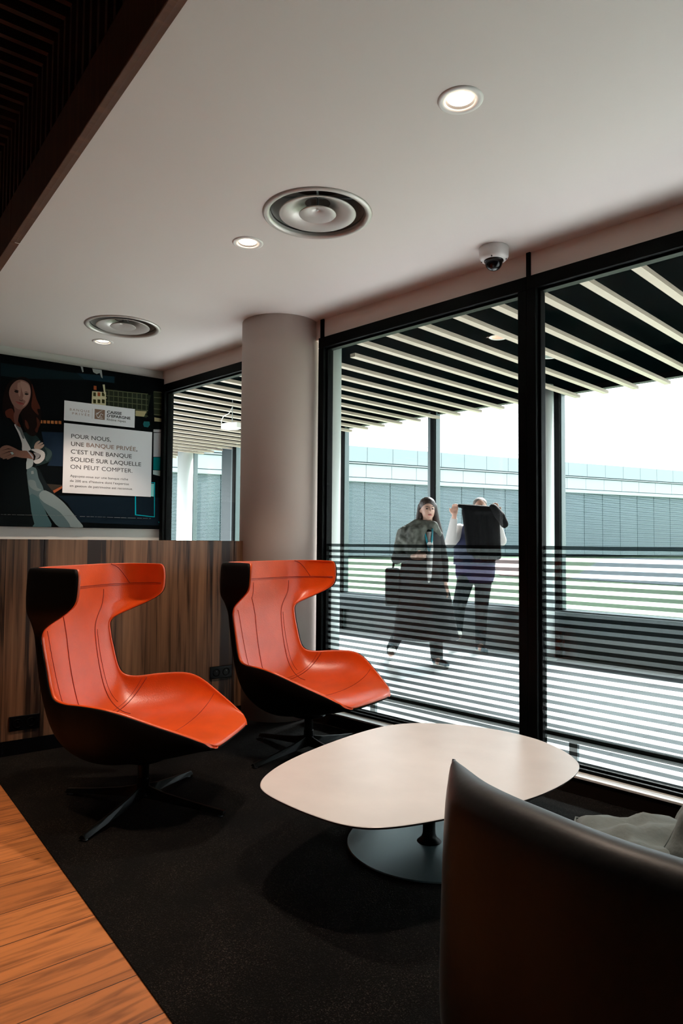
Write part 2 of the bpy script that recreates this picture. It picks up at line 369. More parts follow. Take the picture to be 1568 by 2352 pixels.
window('window_2', -1.925, -.12)
window('window_3', -.12, 1.70)
window('window_4', 1.70, 3.5)
window('window_5', -5.765, -3.98)
# upstand below the glazing
bs = sthing('baseboard_front', (0, YW, 0))
obj('kick_plate', bx((-3.6, YW-.09, .006), (3.5, YW-.02, .088)), M['bronze'], bs, bevel=.002)
obj('sill_board', bx((-3.6, YW-.10, .088), (3.5, YW+.09, .10)), M['sill'], bs, bevel=.002)
struct(obj('wall_front', bx((3.5, YW, 0), (4.5, YW+.1, 2.72)), M['beige']))
# --- round interior column
bm = bmesh.new(); cyl(bm, (0, 0, 0), (0, 0, ZC), .285, 72)
o = obj('column', bm, M['column'], smooth=False); o.location = (-3.915, 3.26, 0)
for p in o.data.polygons: p.use_smooth = abs(p.normal.z) < .5
tag(o, 'thick round plaster column between the orange chairs and the window frame', 'column')
# ------------------------------------------------------------------ corridor outside
struct(obj('floor', bx((-18, YW+.09, -.12), (6, YO+.1, 0)), M['tile']))
struct(obj('ceiling', bx((-18, YW+.2, 2.99), (6, YO+.02, 3.3)), M['soffit']))
bt = thing('batten_ceiling', 'pale oak battens hung under the black corridor ceiling outside the glass', 'slatted ceiling', (-4, 5.3, 2.86))
k = 0; x = -17.4
P0x = -6.961
xs = [P0x+.318*i for i in range(-33, 28)]
for x in xs:
    y0 = YW+.25
    if abs(x-(-4.09)) < .2: y0 = 4.25
    obj('batten', bx((x-.058, y0, 2.86), (x, 7.17, 2.892)), M['batten'], bt)
struct(obj('trim_4', bx((-18, 7.17, 2.93), (6, 7.26, 3.3)), M['black']))
# outer glazing
wo = sthing('window_6', (-4, YO, 0))
MX = [-12.42, -11.09, -9.76, -8.43, -7.10, -5.44, -3.70, -1.96, -.22, 1.5, 3.2]
for i, x in enumerate(MX):
    bm = bmesh.new(); box(bm, (x-.04, YO-.10, .0), (x+.02, YO+.02, 2.95)); obj('mullion', bm, M['black'], wo, bevel=.003)
    bm = bmesh.new(); box(bm, (x+.02, YO-.07, .0), (x+.032, YO+.02, 2.95)); box(bm, (x-.088, YO-.09, .0), (x-.04, YO+.03, 2.95)); obj('mullion_cover', bm, M['cover'], wo, bevel=.003)
obj('upstand', bx((-18, YO-.02, 0), (6, YO+.08, .29)), M['greypanel'], wo)
obj('transom', bx((-18, YO-.12, .29), (6, YO+.08, .50)), M['darkpanel'], wo, bevel=.004)
obj('transom_cap', bx((-18, YO-.13, .50), (6, YO+.08, .52)), M['greymetal'], wo)
for a, b in zip([-18]+MX, MX+[6]):
    obj('glass_pane', bx((a+.035, YO+.0, .52), (b-.08, YO+.008, 2.95)), M['glass'], wo)
obj('dark_strip', bx((-10.17, YO-.06, 0), (-9.86, YO+.02, 2.95)), M['darkpanel'], wo)  # plain dark full-height strip beside a mullion
# end walls of the corridor
struct(obj('wall_left', bx((-18.2, YW, -.1), (-18, YO+.1, 3.3)), M['wall']))
# corridor columns
col_specs = [(-4.235, 4.08, .10, 'pale slim round column close behind the inner glass, beside the black window frame'),
             (-3.72, 6.88, .08, 'pale slim round column by the outer glazing, right of the wide black mullion'),
             (-10.95, 6.88, .14, 'pale round column seen through the small window beside the poster')]
for x, y, r, lab in col_specs:
    bm = bmesh.new(); cyl(bm, (0, 0, 0), (0, 0, 2.99), r, 40); cyl(bm, (0, 0, 0), (0, 0, .02), r+.03, 40)
    o = obj('corridor_column', bm, M['palecol']); o.location = (x, y, 0); tag(o, lab, 'column')
    for p in o.data.polygons: p.use_smooth = abs(p.normal.z) < .5
# bumper rail
rl = thing('bumper_rail', 'low dark bumper rail on short posts just outside the striped glass', 'rail', (-2, 3.71, 0))
obj('rail', bx((-3.9, 3.695, .150), (4, 3.725, .182)), M['darkpanel'], rl, bevel=.012)
obj('rail_cap', bx((-3.9, 3.675, .138), (4, 3.715, .150)), M['greymetal'], rl, bevel=.002)
for x in (-3.36, -1.84, -.3, 1.2, 2.7):
    obj('post', bx((x-.025, 3.69, .0), (x+.025, 3.715, .138)), M['greymetal'], rl, bevel=.002)
# outside lamp, and a plain round metal disc in a white ring
for (x, y, e, lab) in [(-3.115, 4.968, 1, 'small lit round downlight between the corridor battens, left of the wide mullion'), (-3.10, 5.81, 0, 'unlit round ceiling disc between corridor battens, right of the wide mullion')]:
    t = thing('corridor_downlight' if e else 'ceiling_disc', lab, 'downlight' if e else 'disc', (x, y, 2.985), world=False)
    bm = bmesh.new(); lathe(bm, [(.058, .004), (.075, .0), (.082, -.004), (.075, -.008), (.058, -.003)], 32, close=True); obj('ring', bm, M['white'], t, smooth=True)
    bm = bmesh.new(); cyl(bm, (0, 0, -.004), (0, 0, .003), .058, 32); obj('lens' if e else 'disc_face', bm, M['lampout'] if e else M['greymetal'], t)
# white box hanging under the battens
t = thing('junction_box', 'white box hanging below the battens outside the small window', 'junction box', (-6.75, 4.88, 2.60), .15, world=False)
bm = bmesh.new(); prism(bm, [(-.13, -.06), (.0, -.09), (.13, -.05), (.13, .05), (0, .09), (-.13, .06)], 0, .065); obj('housing', bm, M['white'], t, bevel=.004)
bm = bmesh.new(); tube(bm, [(-.13, 0, .05), (-.17, 0, .06), (-.19, 0, .11), (-.15, 0, .17), (-.06, 0, .19), (0, 0, .26)], .006, 8); obj('cable', bm, M['white'], t, smooth=True)
bm = bmesh.new(); cyl(bm, (0, 0, .06), (0, 0, .39), .005, 8); obj('hanger', bm, M['greymetal'], t)
# ------------------------------------------------------------------ outdoors
BD = Vector((0.326, 0.946, 0)).normalized(); BN = Vector((BD.y, -BD.x, 0)); BP = Vector((-41.76, 43.1, 0))
ZR = math.atan2(BD.y, BD.x)
M['lawn'] = mat('bright lawn', (.20, .28, .165), .9, var=.35, vscale=.25)
M['road'] = mat('pale asphalt', (.22, .25, .28), .85, var=.1, vscale=.3)
M['redpath'] = mat('red brick path', (.25, .14, .13), .9)
M['parapet'] = mat('pale blue metal panel', (.20, .248, .27), .4)
M['parapet2'] = mat('white metal panel', (.27, .31, .328), .4)
M['louvre'] = mat('blue grey louvre blade', (.20, .27, .30), .5)
M['louvback'] = mat('dark louvre void', (.06, .09, .10), .7)
M['slit'] = mat('dark joint', (.07, .14, .16), .6)
struct(obj('ground', bx((-160, YO+.1, -.2), (120, 260, -.05)), M['lawn']))
bm = bmesh.new(); prism(bm, [(-12, 24), (8, 19), (40, 60), (-2, 70), (-27, 66), (-27, 60)], -.05, -.03); struct(obj('ground', bm, M['road']))
bm = bmesh.new(); prism(bm, [(-34, 52), (-31, 52), (-12.0, 24), (-15, 24)], -.05, -.028); struct(obj('ground', bm, M['redpath']))
bd = thing('building', 'long pale blue building with grey louvre facade beyond the lawn', 'building', (BP.x, BP.y, 0), ZR, world=False)
# local x along the facade (towards the right), local y = away from viewer
def bl(a, b): return bx(a, b)
L0, L1 = -30, 75
obj('facade_core', bl((L0, .35, -.1), (L1, 12, 9.2)), M['louvback'], bd)
bay = 2.6; nb_ = int((L1-L0)/bay)
bm = bmesh.new()
for z in [i*.11 for i in range(1, 60)]:
    v = box(bm, (.04, .0, z), (bay-.04, .22, z+.05))
lv = obj('louvre_bay', bm, M['louvre'], bd); lv.location = (L0, 0, 0)
for i in range(1, nb_):
    c = lv.copy(); COL.objects.link(c); c.parent = bd; c.location = (L0+bay*i, 0, 0)
bm = bmesh.new(); box(bm, (.02, -.25, 6.95), (bay-.02, .3, 8.05)); lo = obj('parapet_panel', bm, M['parapet2'], bd); lo.location = (L0, 0, 0)
bm = bmesh.new(); box(bm, (.02, -.45, 8.28), (bay-.02, .3, 9.62)); up = obj('parapet_panel', bm, M['parapet'], bd); up.location = (L0, 0, 0)
for i in range(1, nb_):
    for s in (lo, up):
        c = s.copy(); COL.objects.link(c); c.parent = bd; c.location = (L0+bay*i, 0, 0)
obj('drip_edge', bl((L0, -.30, 6.55), (L1, .3, 6.88)), M['parapet2'], bd)
obj('shadow_gap', bl((L0, -.1, 6.8), (L1, .5, 9.5)), M['slit'], bd)
obj('cornice', bl((L0, -.42, 8.12), (L1, .3, 8.2)), M['parapet2'], bd)
bm = bmesh.new(); box(bm, (L0, .2, 10.05), (L1, .24, 10.1))
obj('roof_handrail', bm, M['greymetal'], bd)
bm = bmesh.new(); box(bm, (0, .2, 9.6), (.05, .25, 10.05)); rp = obj('rail_post', bm, M['greymetal'], bd); rp.location = (L0, 0, 0)
for i in range(1, int((L1-L0)/3.9)):
    c = rp.copy(); COL.objects.link(c); c.parent = bd; c.location = (L0+3.9*i, 0, 0)

# ------------------------------------------------------------------ wooden half wall
WP = Vector((-4.19, 1.45, 0))
hw = thing('half_wall', 'waist-high walnut veneer half wall behind the orange chairs', 'half wall', (WP.x, WP.y, 0), math.atan2(DW.y, DW.x), world=False)
# local x along the wall, +y = away from the camera (left), z up
TH = .40
obj('veneer_panel', bx((-3.2, 0, .09), (-1.02, TH, 1.252)), M['veneer'], hw, bevel=.0015)
obj('veneer_panel', bx((-1.017, 0, .09), (.205, TH, 1.252)), M['veneer'], hw, bevel=.0015)
obj('veneer_panel', bx((.208, 0, .09), (1.475, TH, 1.252)), M['veneer'], hw, bevel=.0015)
obj('end_panel', bx((1.478, 0.0, .09), (1.645, TH, 1.252)), M['veneer'], hw, bevel=.0015)
obj('plinth', bx((-3.2, -.004, .006), (1.62, TH-.02, .09)), M['blackgloss'], hw)
def outlet(x0, x1, z0, z1, lab):
    q = WP+DW*x0
    t = thing('power_outlet', lab, 'power outlet', (q.x, q.y, z0), math.atan2(DW.y, DW.x), world=False)
    w_ = x1-x0; h_ = z1-z0
    obj('cover_plate', bx((0, -.009, 0), (w_, .0, h_)), M['blackgloss'], t, bevel=.003)
    for k in (0, 1):
        cx = w_*(.28+.44*k)
        bm = bmesh.new(); lathe(bm, [(.024, -.0), (.026, .003), (.022, .003), (.019, -.004)], 32); 
        for v in bm.verts: v.co = Vector((cx+v.co.x, -.009-v.co.z, h_/2+v.co.y))
        s = obj('socket', bm, M['black'], t, smooth=True)
        bm = bmesh.new(); cyl(bm, (cx, -.0085, h_/2+.01), (cx, -.016, h_/2+.01), .0025, 10); obj('earth_pin', bm, M['screw'], s)
outlet(.038, .206, .143, .228, 'black double power socket low on the half wall, left of the near orange chair')
outlet(1.30, 1.47, .30, .385, 'black power socket on the half wall, between the two orange chairs')

# ------------------------------------------------------------------ poster
POSTER=[
('backdrop',(0.004,0.012,0.016),[(-1.411,2.705),(-0.471,2.717),(-0.471,2.697),(-0.861,2.648),(-1.242,2.598),(-1.408,2.597)]),
('backdrop',(0.006,0.02,0.032),[(-0.802,2.715),(-0.471,2.733),(-0.470,2.674),(-0.738,2.667)]),
('backdrop',(0.3,0.33,0.33),[(-0.772,2.778),(-0.753,2.778),(-0.745,2.734),(-0.755,2.729)]),
('backdrop',(0.3,0.33,0.33),[(-0.672,2.775),(-0.588,2.775),(-0.577,2.701),(-0.590,2.709),(-0.604,2.746),(-0.632,2.732),(-0.661,2.744)]),
('backdrop',(0.008,0.018,0.035),[(-1.082,2.167),(-0.904,2.179),(-0.897,1.884),(-1.028,1.881),(-0.992,1.964),(-1.055,2.046)]),
('backdrop',(0.004,0.01,0.018),[(-0.936,1.629),(-0.005,1.654),(0.000,1.390),(-0.747,1.404),(-0.852,1.564)]),
('skyline',(0.015,0.02,0.012),[(-0.547,2.613),(-0.129,2.609),(-0.164,2.390),(-0.272,2.403),(-0.543,2.456)]),
('skyline',(0.02,0.025,0.014),[(-0.104,2.650),(-0.018,2.656),(-0.013,2.421),(-0.093,2.424)]),
('skyline',(0.09,0.1,0.055),[(-0.547,2.604),(-0.155,2.618),(-0.155,2.612),(-0.546,2.597)]),
('skyline',(0.09,0.1,0.055),[(-0.098,2.651),(-0.019,2.656),(-0.019,2.647),(-0.098,2.644)]),
('skyline',(0.09,0.1,0.055),[(-0.545,2.554),(-0.154,2.566),(-0.154,2.560),(-0.545,2.547)]),
('skyline',(0.09,0.1,0.055),[(-0.097,2.597),(-0.018,2.602),(-0.018,2.593),(-0.096,2.590)]),
('skyline',(0.09,0.1,0.055),[(-0.544,2.505),(-0.153,2.515),(-0.153,2.509),(-0.544,2.498)]),
('skyline',(0.09,0.1,0.055),[(-0.095,2.544),(-0.017,2.547),(-0.017,2.539),(-0.095,2.536)]),
('skyline',(0.09,0.1,0.055),[(-0.543,2.455),(-0.152,2.463),(-0.152,2.457),(-0.543,2.448)]),
('skyline',(0.09,0.1,0.055),[(-0.094,2.490),(-0.016,2.493),(-0.015,2.485),(-0.094,2.482)]),
('skyline',(0.09,0.1,0.055),[(-0.542,2.406),(-0.151,2.412),(-0.151,2.406),(-0.542,2.398)]),
('skyline',(0.09,0.1,0.055),[(-0.093,2.437),(-0.015,2.439),(-0.014,2.430),(-0.093,2.429)]),
('skyline',(0.07,0.08,0.045),[(-0.523,2.604),(-0.516,2.605),(-0.512,2.441),(-0.519,2.441)]),
('skyline',(0.07,0.08,0.045),[(-0.480,2.605),(-0.474,2.606),(-0.470,2.441),(-0.477,2.440)]),
('skyline',(0.07,0.08,0.045),[(-0.438,2.606),(-0.431,2.607),(-0.427,2.440),(-0.434,2.439)]),
('skyline',(0.07,0.08,0.045),[(-0.395,2.607),(-0.388,2.608),(-0.384,2.439),(-0.391,2.438)]),
('skyline',(0.07,0.08,0.045),[(-0.351,2.608),(-0.345,2.609),(-0.341,2.438),(-0.348,2.437)]),
('skyline',(0.07,0.08,0.045),[(-0.308,2.610),(-0.301,2.611),(-0.297,2.437),(-0.304,2.436)]),
('skyline',(0.07,0.08,0.045),[(-0.264,2.611),(-0.257,2.612),(-0.253,2.436),(-0.260,2.435)]),
('skyline',(0.07,0.08,0.045),[(-0.219,2.612),(-0.212,2.613),(-0.209,2.435),(-0.216,2.434)]),
('skyline',(0.07,0.08,0.045),[(-0.175,2.613),(-0.168,2.614),(-0.164,2.434),(-0.171,2.433)]),
('skyline',(0.35,0.31,0.17),[(-0.270,2.447),(-0.165,2.453),(-0.189,2.400),(-0.269,2.397)]),
('skyline',(0.32,0.29,0.17),[(-0.089,2.405),(-0.012,2.401),(-0.012,2.370),(-0.088,2.368)]),
('skyline',(0.5,0.46,0.3),[(-0.667,2.572),(-0.545,2.580),(-0.545,2.534),(-0.536,2.530),(-0.545,2.519),(-0.543,2.459),(-0.669,2.461)]),
('lit_window',(0.03,0.03,0.008),[(-0.658,2.564),(-0.634,2.565),(-0.633,2.530),(-0.657,2.530)]),
('lit_window',(0.25,0.06,0.02),[(-0.620,2.570),(-0.595,2.570),(-0.595,2.536),(-0.619,2.535)]),
('lit_window',(0.03,0.03,0.008),[(-0.582,2.575),(-0.557,2.575),(-0.556,2.541),(-0.581,2.541)]),
('lit_window',(0.03,0.03,0.008),[(-0.657,2.502),(-0.632,2.502),(-0.631,2.468),(-0.656,2.467)]),
('lit_window',(0.03,0.03,0.008),[(-0.619,2.506),(-0.594,2.507),(-0.593,2.473),(-0.618,2.472)]),
('lit_window',(0.03,0.03,0.008),[(-0.580,2.512),(-0.555,2.512),(-0.554,2.477),(-0.580,2.477)]),
('skyline',(0.25,0.06,0.02),[(-0.655,2.624),(-0.630,2.624),(-0.629,2.588),(-0.654,2.588)]),
('skyline',(0.5,0.46,0.3),[(-0.576,2.645),(-0.558,2.648),(-0.548,2.564),(-0.561,2.562)]),
('skyline',(0.01,0.09,0.1),[(-0.188,2.356),(-0.137,2.359),(-0.130,2.331),(-0.149,2.304),(-0.187,2.306),(-0.197,2.330)]),
('skyline',(0.4,0.42,0.45),[(-0.095,2.291),(-0.010,2.297),(-0.010,2.271),(-0.095,2.266)]),
('skyline',(0.38,0.4,0.43),[(-0.093,2.258),(-0.010,2.267),(-0.005,2.040),(-0.091,2.033)]),
('skyline',(0.0,0.17,0.18),[(-0.090,2.028),(-0.013,2.033),(-0.012,1.911),(-0.090,1.911)]),
('skyline',(0.38,0.5,0.5),[(-0.092,1.907),(-0.004,1.907),(-0.003,1.853),(-0.091,1.868)]),
('screen_glow',(0.0,0.35,0.42),[(-0.259,1.661),(-0.250,1.662),(-0.245,1.488),(-0.073,1.474),(-0.080,1.789),(-0.106,1.787),(-0.106,1.794),(-0.070,1.794),(-0.067,1.467),(-0.255,1.482)]),
('screen_glow',(0.2,0.6,0.6),[(-0.115,1.780),(-0.080,1.781),(-0.080,1.660),(-0.113,1.662)]),
('screen_glow',(0.0,0.3,0.36),[(-0.033,1.427),(0.003,1.425),(0.003,1.390)]),
('lit_window',(0.35,0.12,0.04),[(-1.099,2.264),(-1.077,2.265),(-1.076,2.239),(-1.098,2.238)]),
('lit_window',(0.35,0.12,0.04),[(-1.069,2.266),(-1.046,2.267),(-1.046,2.241),(-1.068,2.240)]),
('lit_window',(0.35,0.12,0.04),[(-1.038,2.268),(-1.016,2.269),(-1.015,2.243),(-1.038,2.243)]),
('lit_window',(0.35,0.12,0.04),[(-1.008,2.270),(-0.985,2.272),(-0.984,2.245),(-1.007,2.245)]),
('lit_window',(0.35,0.12,0.04),[(-0.977,2.272),(-0.954,2.274),(-0.954,2.247),(-0.976,2.247)]),
('lit_window',(0.35,0.12,0.04),[(-0.946,2.275),(-0.923,2.276),(-0.922,2.249),(-0.945,2.249)]),
('table_edge',(0.03,0.025,0.02),[(-1.036,1.725),(-0.902,1.723),(-0.902,1.701),(-0.993,1.665)]),
('table_edge',(0.25,0.07,0.03),[(-0.978,1.669),(-0.902,1.714),(-0.902,1.695),(-0.966,1.649)]),
('woman_coat',(0.006,0.01,0.012),[(-1.132,1.867),(-1.091,1.845),(-1.024,1.720),(-0.908,1.582),(-0.974,1.598),(-1.046,1.663),(-1.106,1.746)]),
('woman_jeans',(0.0744,0.1178,0.1302),[(-1.188,1.838),(-1.120,1.855),(-1.095,1.771),(-1.052,1.675),(-1.067,1.594),(-1.141,1.560),(-1.173,1.681)]),
('woman_jeans',(0.0434,0.0930,0.1054),[(-1.160,1.620),(-1.091,1.605),(-1.060,1.551),(-1.017,1.454),(-0.983,1.361),(-1.130,1.359)]),
('woman_jeans',(0.1612,0.2108,0.2232),[(-1.088,1.623),(-1.052,1.669),(-0.999,1.653),(-0.951,1.624),(-0.884,1.570),(-0.815,1.491),(-0.765,1.429),(-0.717,1.361),(-0.824,1.361),(-0.893,1.457),(-0.983,1.510),(-1.043,1.545)]),
('woman_jeans',(0.0682,0.1116,0.1240),[(-1.088,1.605),(-1.043,1.564),(-0.948,1.512),(-0.887,1.458),(-0.824,1.361),(-0.920,1.361),(-0.993,1.442),(-1.054,1.533)]),
('woman_jeans',(0.1860,0.2232,0.2294),[(-1.156,1.825),(-1.137,1.830),(-1.133,1.805),(-1.153,1.801)]),
('woman_jeans',(0.1240,0.1674,0.1798),[(-1.174,1.748),(-1.123,1.745),(-1.104,1.690),(-1.069,1.674),(-1.103,1.660),(-1.161,1.693)]),
('woman_shirt',(0.33,0.38,0.39),[(-1.190,1.936),(-1.145,1.933),(-1.143,1.878),(-1.166,1.852),(-1.197,1.844)]),
('woman_coat',(0.002,0.004,0.005),[(-1.410,2.266),(-1.333,2.232),(-1.293,2.194),(-1.257,2.125),(-1.233,2.054),(-1.220,1.982),(-1.190,1.930),(-1.194,1.844),(-1.145,1.486),(-1.135,1.357),(-1.385,1.357)]),
('woman_coat',(0.014,0.028,0.03),[(-1.230,2.146),(-1.150,2.142),(-1.103,2.110),(-1.055,2.046),(-1.002,2.013),(-0.990,1.964),(-1.011,1.919),(-1.075,1.886),(-1.121,1.877),(-1.053,1.941),(-1.054,1.996),(-1.101,2.023),(-1.169,1.993),(-1.182,2.059),(-1.212,2.105)]),
('woman_coat',(0.035,0.06,0.062),[(-1.055,2.040),(-1.002,2.013),(-0.995,1.970),(-1.029,1.918),(-1.047,1.941),(-1.030,1.986)]),
('woman_shirt',(0.5,0.48,0.48),[(-1.296,2.206),(-1.248,2.187),(-1.212,2.105),(-1.170,2.029),(-1.167,2.002),(-1.226,1.988),(-1.233,2.054),(-1.263,2.137)]),
('woman_shirt',(0.12,0.13,0.13),[(-1.287,2.201),(-1.245,2.187),(-1.215,2.105),(-1.229,2.097),(-1.252,2.150)]),
('woman_hair',(0.0087,0.0043,0.0037),[(-1.308,2.582),(-1.242,2.613),(-1.185,2.594),(-1.149,2.525),(-1.123,2.436),(-1.095,2.358),(-1.089,2.241),(-1.116,2.152),(-1.155,2.120),(-1.213,2.166),(-1.245,2.285),(-1.290,2.316),(-1.317,2.277),(-1.366,2.247),(-1.390,2.328),(-1.382,2.438),(-1.357,2.532)]),
('woman_hair',(0.0744,0.0186,0.0112),[(-1.170,2.565),(-1.151,2.518),(-1.129,2.441),(-1.095,2.365),(-1.121,2.355),(-1.108,2.307),(-1.138,2.328),(-1.168,2.374),(-1.161,2.468)]),
('woman_hair',(0.0620,0.0155,0.0093),[(-1.125,2.287),(-1.092,2.241),(-1.106,2.196),(-1.116,2.155),(-1.134,2.175),(-1.118,2.219)]),
('woman_hair',(0.0620,0.0155,0.0093),[(-1.216,2.252),(-1.198,2.241),(-1.180,2.194),(-1.191,2.175),(-1.209,2.209)]),
('woman_hair',(0.0806,0.0186,0.0112),[(-1.367,2.307),(-1.319,2.337),(-1.295,2.291),(-1.266,2.234),(-1.245,2.187),(-1.288,2.207),(-1.327,2.251),(-1.355,2.260)]),
('woman_skin',(0.13,0.055,0.045),[(-1.306,2.375),(-1.263,2.344),(-1.230,2.354),(-1.262,2.289),(-1.273,2.203),(-1.293,2.219),(-1.303,2.278),(-1.296,2.316)]),
('woman_skin',(0.2,0.1,0.08),[(-1.289,2.574),(-1.241,2.587),(-1.192,2.563),(-1.176,2.509),(-1.178,2.447),(-1.197,2.389),(-1.235,2.344),(-1.268,2.336),(-1.306,2.363),(-1.332,2.414),(-1.343,2.467),(-1.329,2.524)]),
('woman_skin',(0.34,0.2,0.165),[(-1.258,2.574),(-1.201,2.560),(-1.178,2.509),(-1.182,2.453),(-1.202,2.391),(-1.236,2.363),(-1.225,2.382),(-1.214,2.411),(-1.237,2.427),(-1.232,2.458),(-1.248,2.511)]),
('woman_skin',(0.3,0.17,0.14),[(-1.280,2.549),(-1.258,2.559),(-1.253,2.498),(-1.260,2.442),(-1.275,2.477)]),
('woman_face_detail',(0.02,0.01,0.01),[(-1.309,2.499),(-1.273,2.495),(-1.264,2.487),(-1.295,2.492)]),
('woman_face_detail',(0.02,0.01,0.01),[(-1.233,2.484),(-1.211,2.493),(-1.187,2.486),(-1.210,2.486)]),
('woman_face_detail',(0.012,0.008,0.008),[(-1.303,2.486),(-1.287,2.492),(-1.270,2.482),(-1.280,2.472),(-1.297,2.475)]),
('woman_face_detail',(0.012,0.008,0.008),[(-1.224,2.473),(-1.210,2.481),(-1.190,2.475),(-1.204,2.464),(-1.218,2.466)]),
('woman_face_detail',(0.07,0.03,0.025),[(-1.265,2.420),(-1.248,2.413),(-1.234,2.421),(-1.242,2.408),(-1.258,2.410)]),
('woman_face_detail',(0.25,0.055,0.05),[(-1.293,2.401),(-1.267,2.397),(-1.250,2.397),(-1.222,2.386),(-1.247,2.378),(-1.270,2.381)]),
('woman_face_detail',(0.05,0.015,0.015),[(-1.293,2.401),(-1.253,2.393),(-1.222,2.386),(-1.253,2.389)]),
('woman_skin',(0.36,0.25,0.2),[(-1.136,2.020),(-1.128,2.064),(-1.100,2.088),(-1.091,2.080),(-1.113,2.053),(-1.079,2.076),(-1.066,2.070),(-1.096,2.042),(-1.062,2.061),(-1.060,2.046),(-1.089,2.018)]),
('woman_skin',(0.2,0.1,0.075),[(-1.397,1.997),(-1.349,2.027),(-1.293,2.012),(-1.248,1.992),(-1.192,1.994),(-1.146,1.970),(-1.139,1.928),(-1.179,1.931),(-1.236,1.932),(-1.286,1.937),(-1.338,1.909),(-1.346,1.917),(-1.373,1.909),(-1.379,1.918),(-1.395,1.925)]),
('woman_face_detail',(0.03,0.012,0.01),[(-1.391,1.977),(-1.337,2.002),(-1.299,1.997),(-1.343,1.993)]),
('woman_face_detail',(0.03,0.012,0.01),[(-1.391,1.944),(-1.331,1.979),(-1.293,1.979),(-1.337,1.969)]),
('woman_face_detail',(0.03,0.012,0.01),[(-1.363,1.928),(-1.309,1.960),(-1.281,1.959),(-1.319,1.950)]),
('woman_face_detail',(0.3,0.42,0.42),[(-1.320,1.971),(-1.304,1.975),(-1.292,1.961),(-1.308,1.951)]),
('woman_face_detail',(0.35,0.36,0.4),[(-1.192,1.994),(-1.181,1.992),(-1.145,1.952),(-1.145,1.927),(-1.157,1.951)]),
('woman_shirt',(0.48,0.47,0.47),[(-1.161,2.009),(-1.101,2.017),(-1.054,1.993),(-1.052,1.941),(-1.084,1.901),(-1.121,1.891),(-1.139,1.915),(-1.093,1.938),(-1.085,1.969),(-1.129,1.990)]),
('woman_shirt',(0.25,0.25,0.26),[(-1.140,1.983),(-1.094,1.978),(-1.093,1.950),(-1.127,1.923),(-1.123,1.954)]),
('fine_print',(0.12,0.14,0.15),[(-1.377,1.455),(-1.360,1.455),(-1.360,1.453),(-1.377,1.453)]),
('fine_print',(0.12,0.14,0.15),[(-1.356,1.455),(-1.337,1.456),(-1.336,1.453),(-1.355,1.453)]),
('fine_print',(0.12,0.14,0.15),[(-1.327,1.456),(-1.302,1.456),(-1.302,1.454),(-1.327,1.453)]),
('fine_print',(0.12,0.14,0.15),[(-1.294,1.456),(-1.262,1.456),(-1.262,1.454),(-1.294,1.454)]),
('fine_print',(0.12,0.14,0.15),[(-1.255,1.456),(-1.198,1.457),(-1.198,1.454),(-1.255,1.454)]),
('fine_print',(0.12,0.14,0.15),[(-1.194,1.457),(-1.138,1.458),(-1.138,1.455),(-1.194,1.455)]),
('fine_print',(0.12,0.14,0.15),[(-1.132,1.458),(-1.086,1.458),(-1.086,1.456),(-1.132,1.455)]),
('fine_print',(0.12,0.14,0.15),[(-1.076,1.458),(-1.008,1.459),(-1.008,1.456),(-1.076,1.456)]),
('fine_print',(0.12,0.14,0.15),[(-0.995,1.459),(-0.953,1.460),(-0.952,1.457),(-0.995,1.457)]),
('fine_print',(0.12,0.14,0.15),[(-0.941,1.460),(-0.887,1.460),(-0.887,1.458),(-0.941,1.457)]),
('fine_print',(0.12,0.14,0.15),[(-0.879,1.460),(-0.862,1.461),(-0.862,1.458),(-0.879,1.458)]),
('fine_print',(0.12,0.14,0.15),[(-0.858,1.461),(-0.815,1.461),(-0.815,1.458),(-0.858,1.458)]),
('fine_print',(0.12,0.14,0.15),[(-0.803,1.461),(-0.778,1.462),(-0.778,1.459),(-0.803,1.459)]),
('fine_print',(0.12,0.14,0.15),[(-0.748,1.458),(-0.703,1.458),(-0.703,1.454),(-0.748,1.454)]),
('fine_print',(0.12,0.14,0.15),[(-0.690,1.458),(-0.663,1.458),(-0.663,1.454),(-0.690,1.454)]),
('fine_print',(0.12,0.14,0.15),[(-0.657,1.458),(-0.625,1.457),(-0.625,1.454),(-0.657,1.454)]),
('fine_print',(0.12,0.14,0.15),[(-0.617,1.457),(-0.601,1.457),(-0.601,1.454),(-0.617,1.454)]),
('fine_print',(0.12,0.14,0.15),[(-0.595,1.457),(-0.556,1.457),(-0.555,1.454),(-0.594,1.454)]),
('fine_print',(0.12,0.14,0.15),[(-0.549,1.457),(-0.524,1.457),(-0.524,1.454),(-0.549,1.454)]),
('fine_print',(0.12,0.14,0.15),[(-0.511,1.457),(-0.457,1.457),(-0.457,1.453),(-0.511,1.454)]),
('fine_print',(0.12,0.14,0.15),[(-0.447,1.457),(-0.392,1.457),(-0.392,1.453),(-0.447,1.453)]),
('fine_print',(0.12,0.14,0.15),[(-0.385,1.457),(-0.335,1.457),(-0.335,1.453),(-0.385,1.453)]),
('fine_print',(0.12,0.14,0.15),[(-0.323,1.457),(-0.249,1.457),(-0.249,1.453),(-0.323,1.453)]),
('fine_print',(0.12,0.14,0.15),[(-0.235,1.457),(-0.191,1.456),(-0.190,1.453),(-0.235,1.453)]),
('fine_print',(0.12,0.14,0.15),[(-0.180,1.456),(-0.134,1.456),(-0.134,1.453),(-0.180,1.453)]),
('fine_print',(0.12,0.14,0.15),[(-0.121,1.456),(-0.105,1.456),(-0.105,1.453),(-0.121,1.453)]),
]

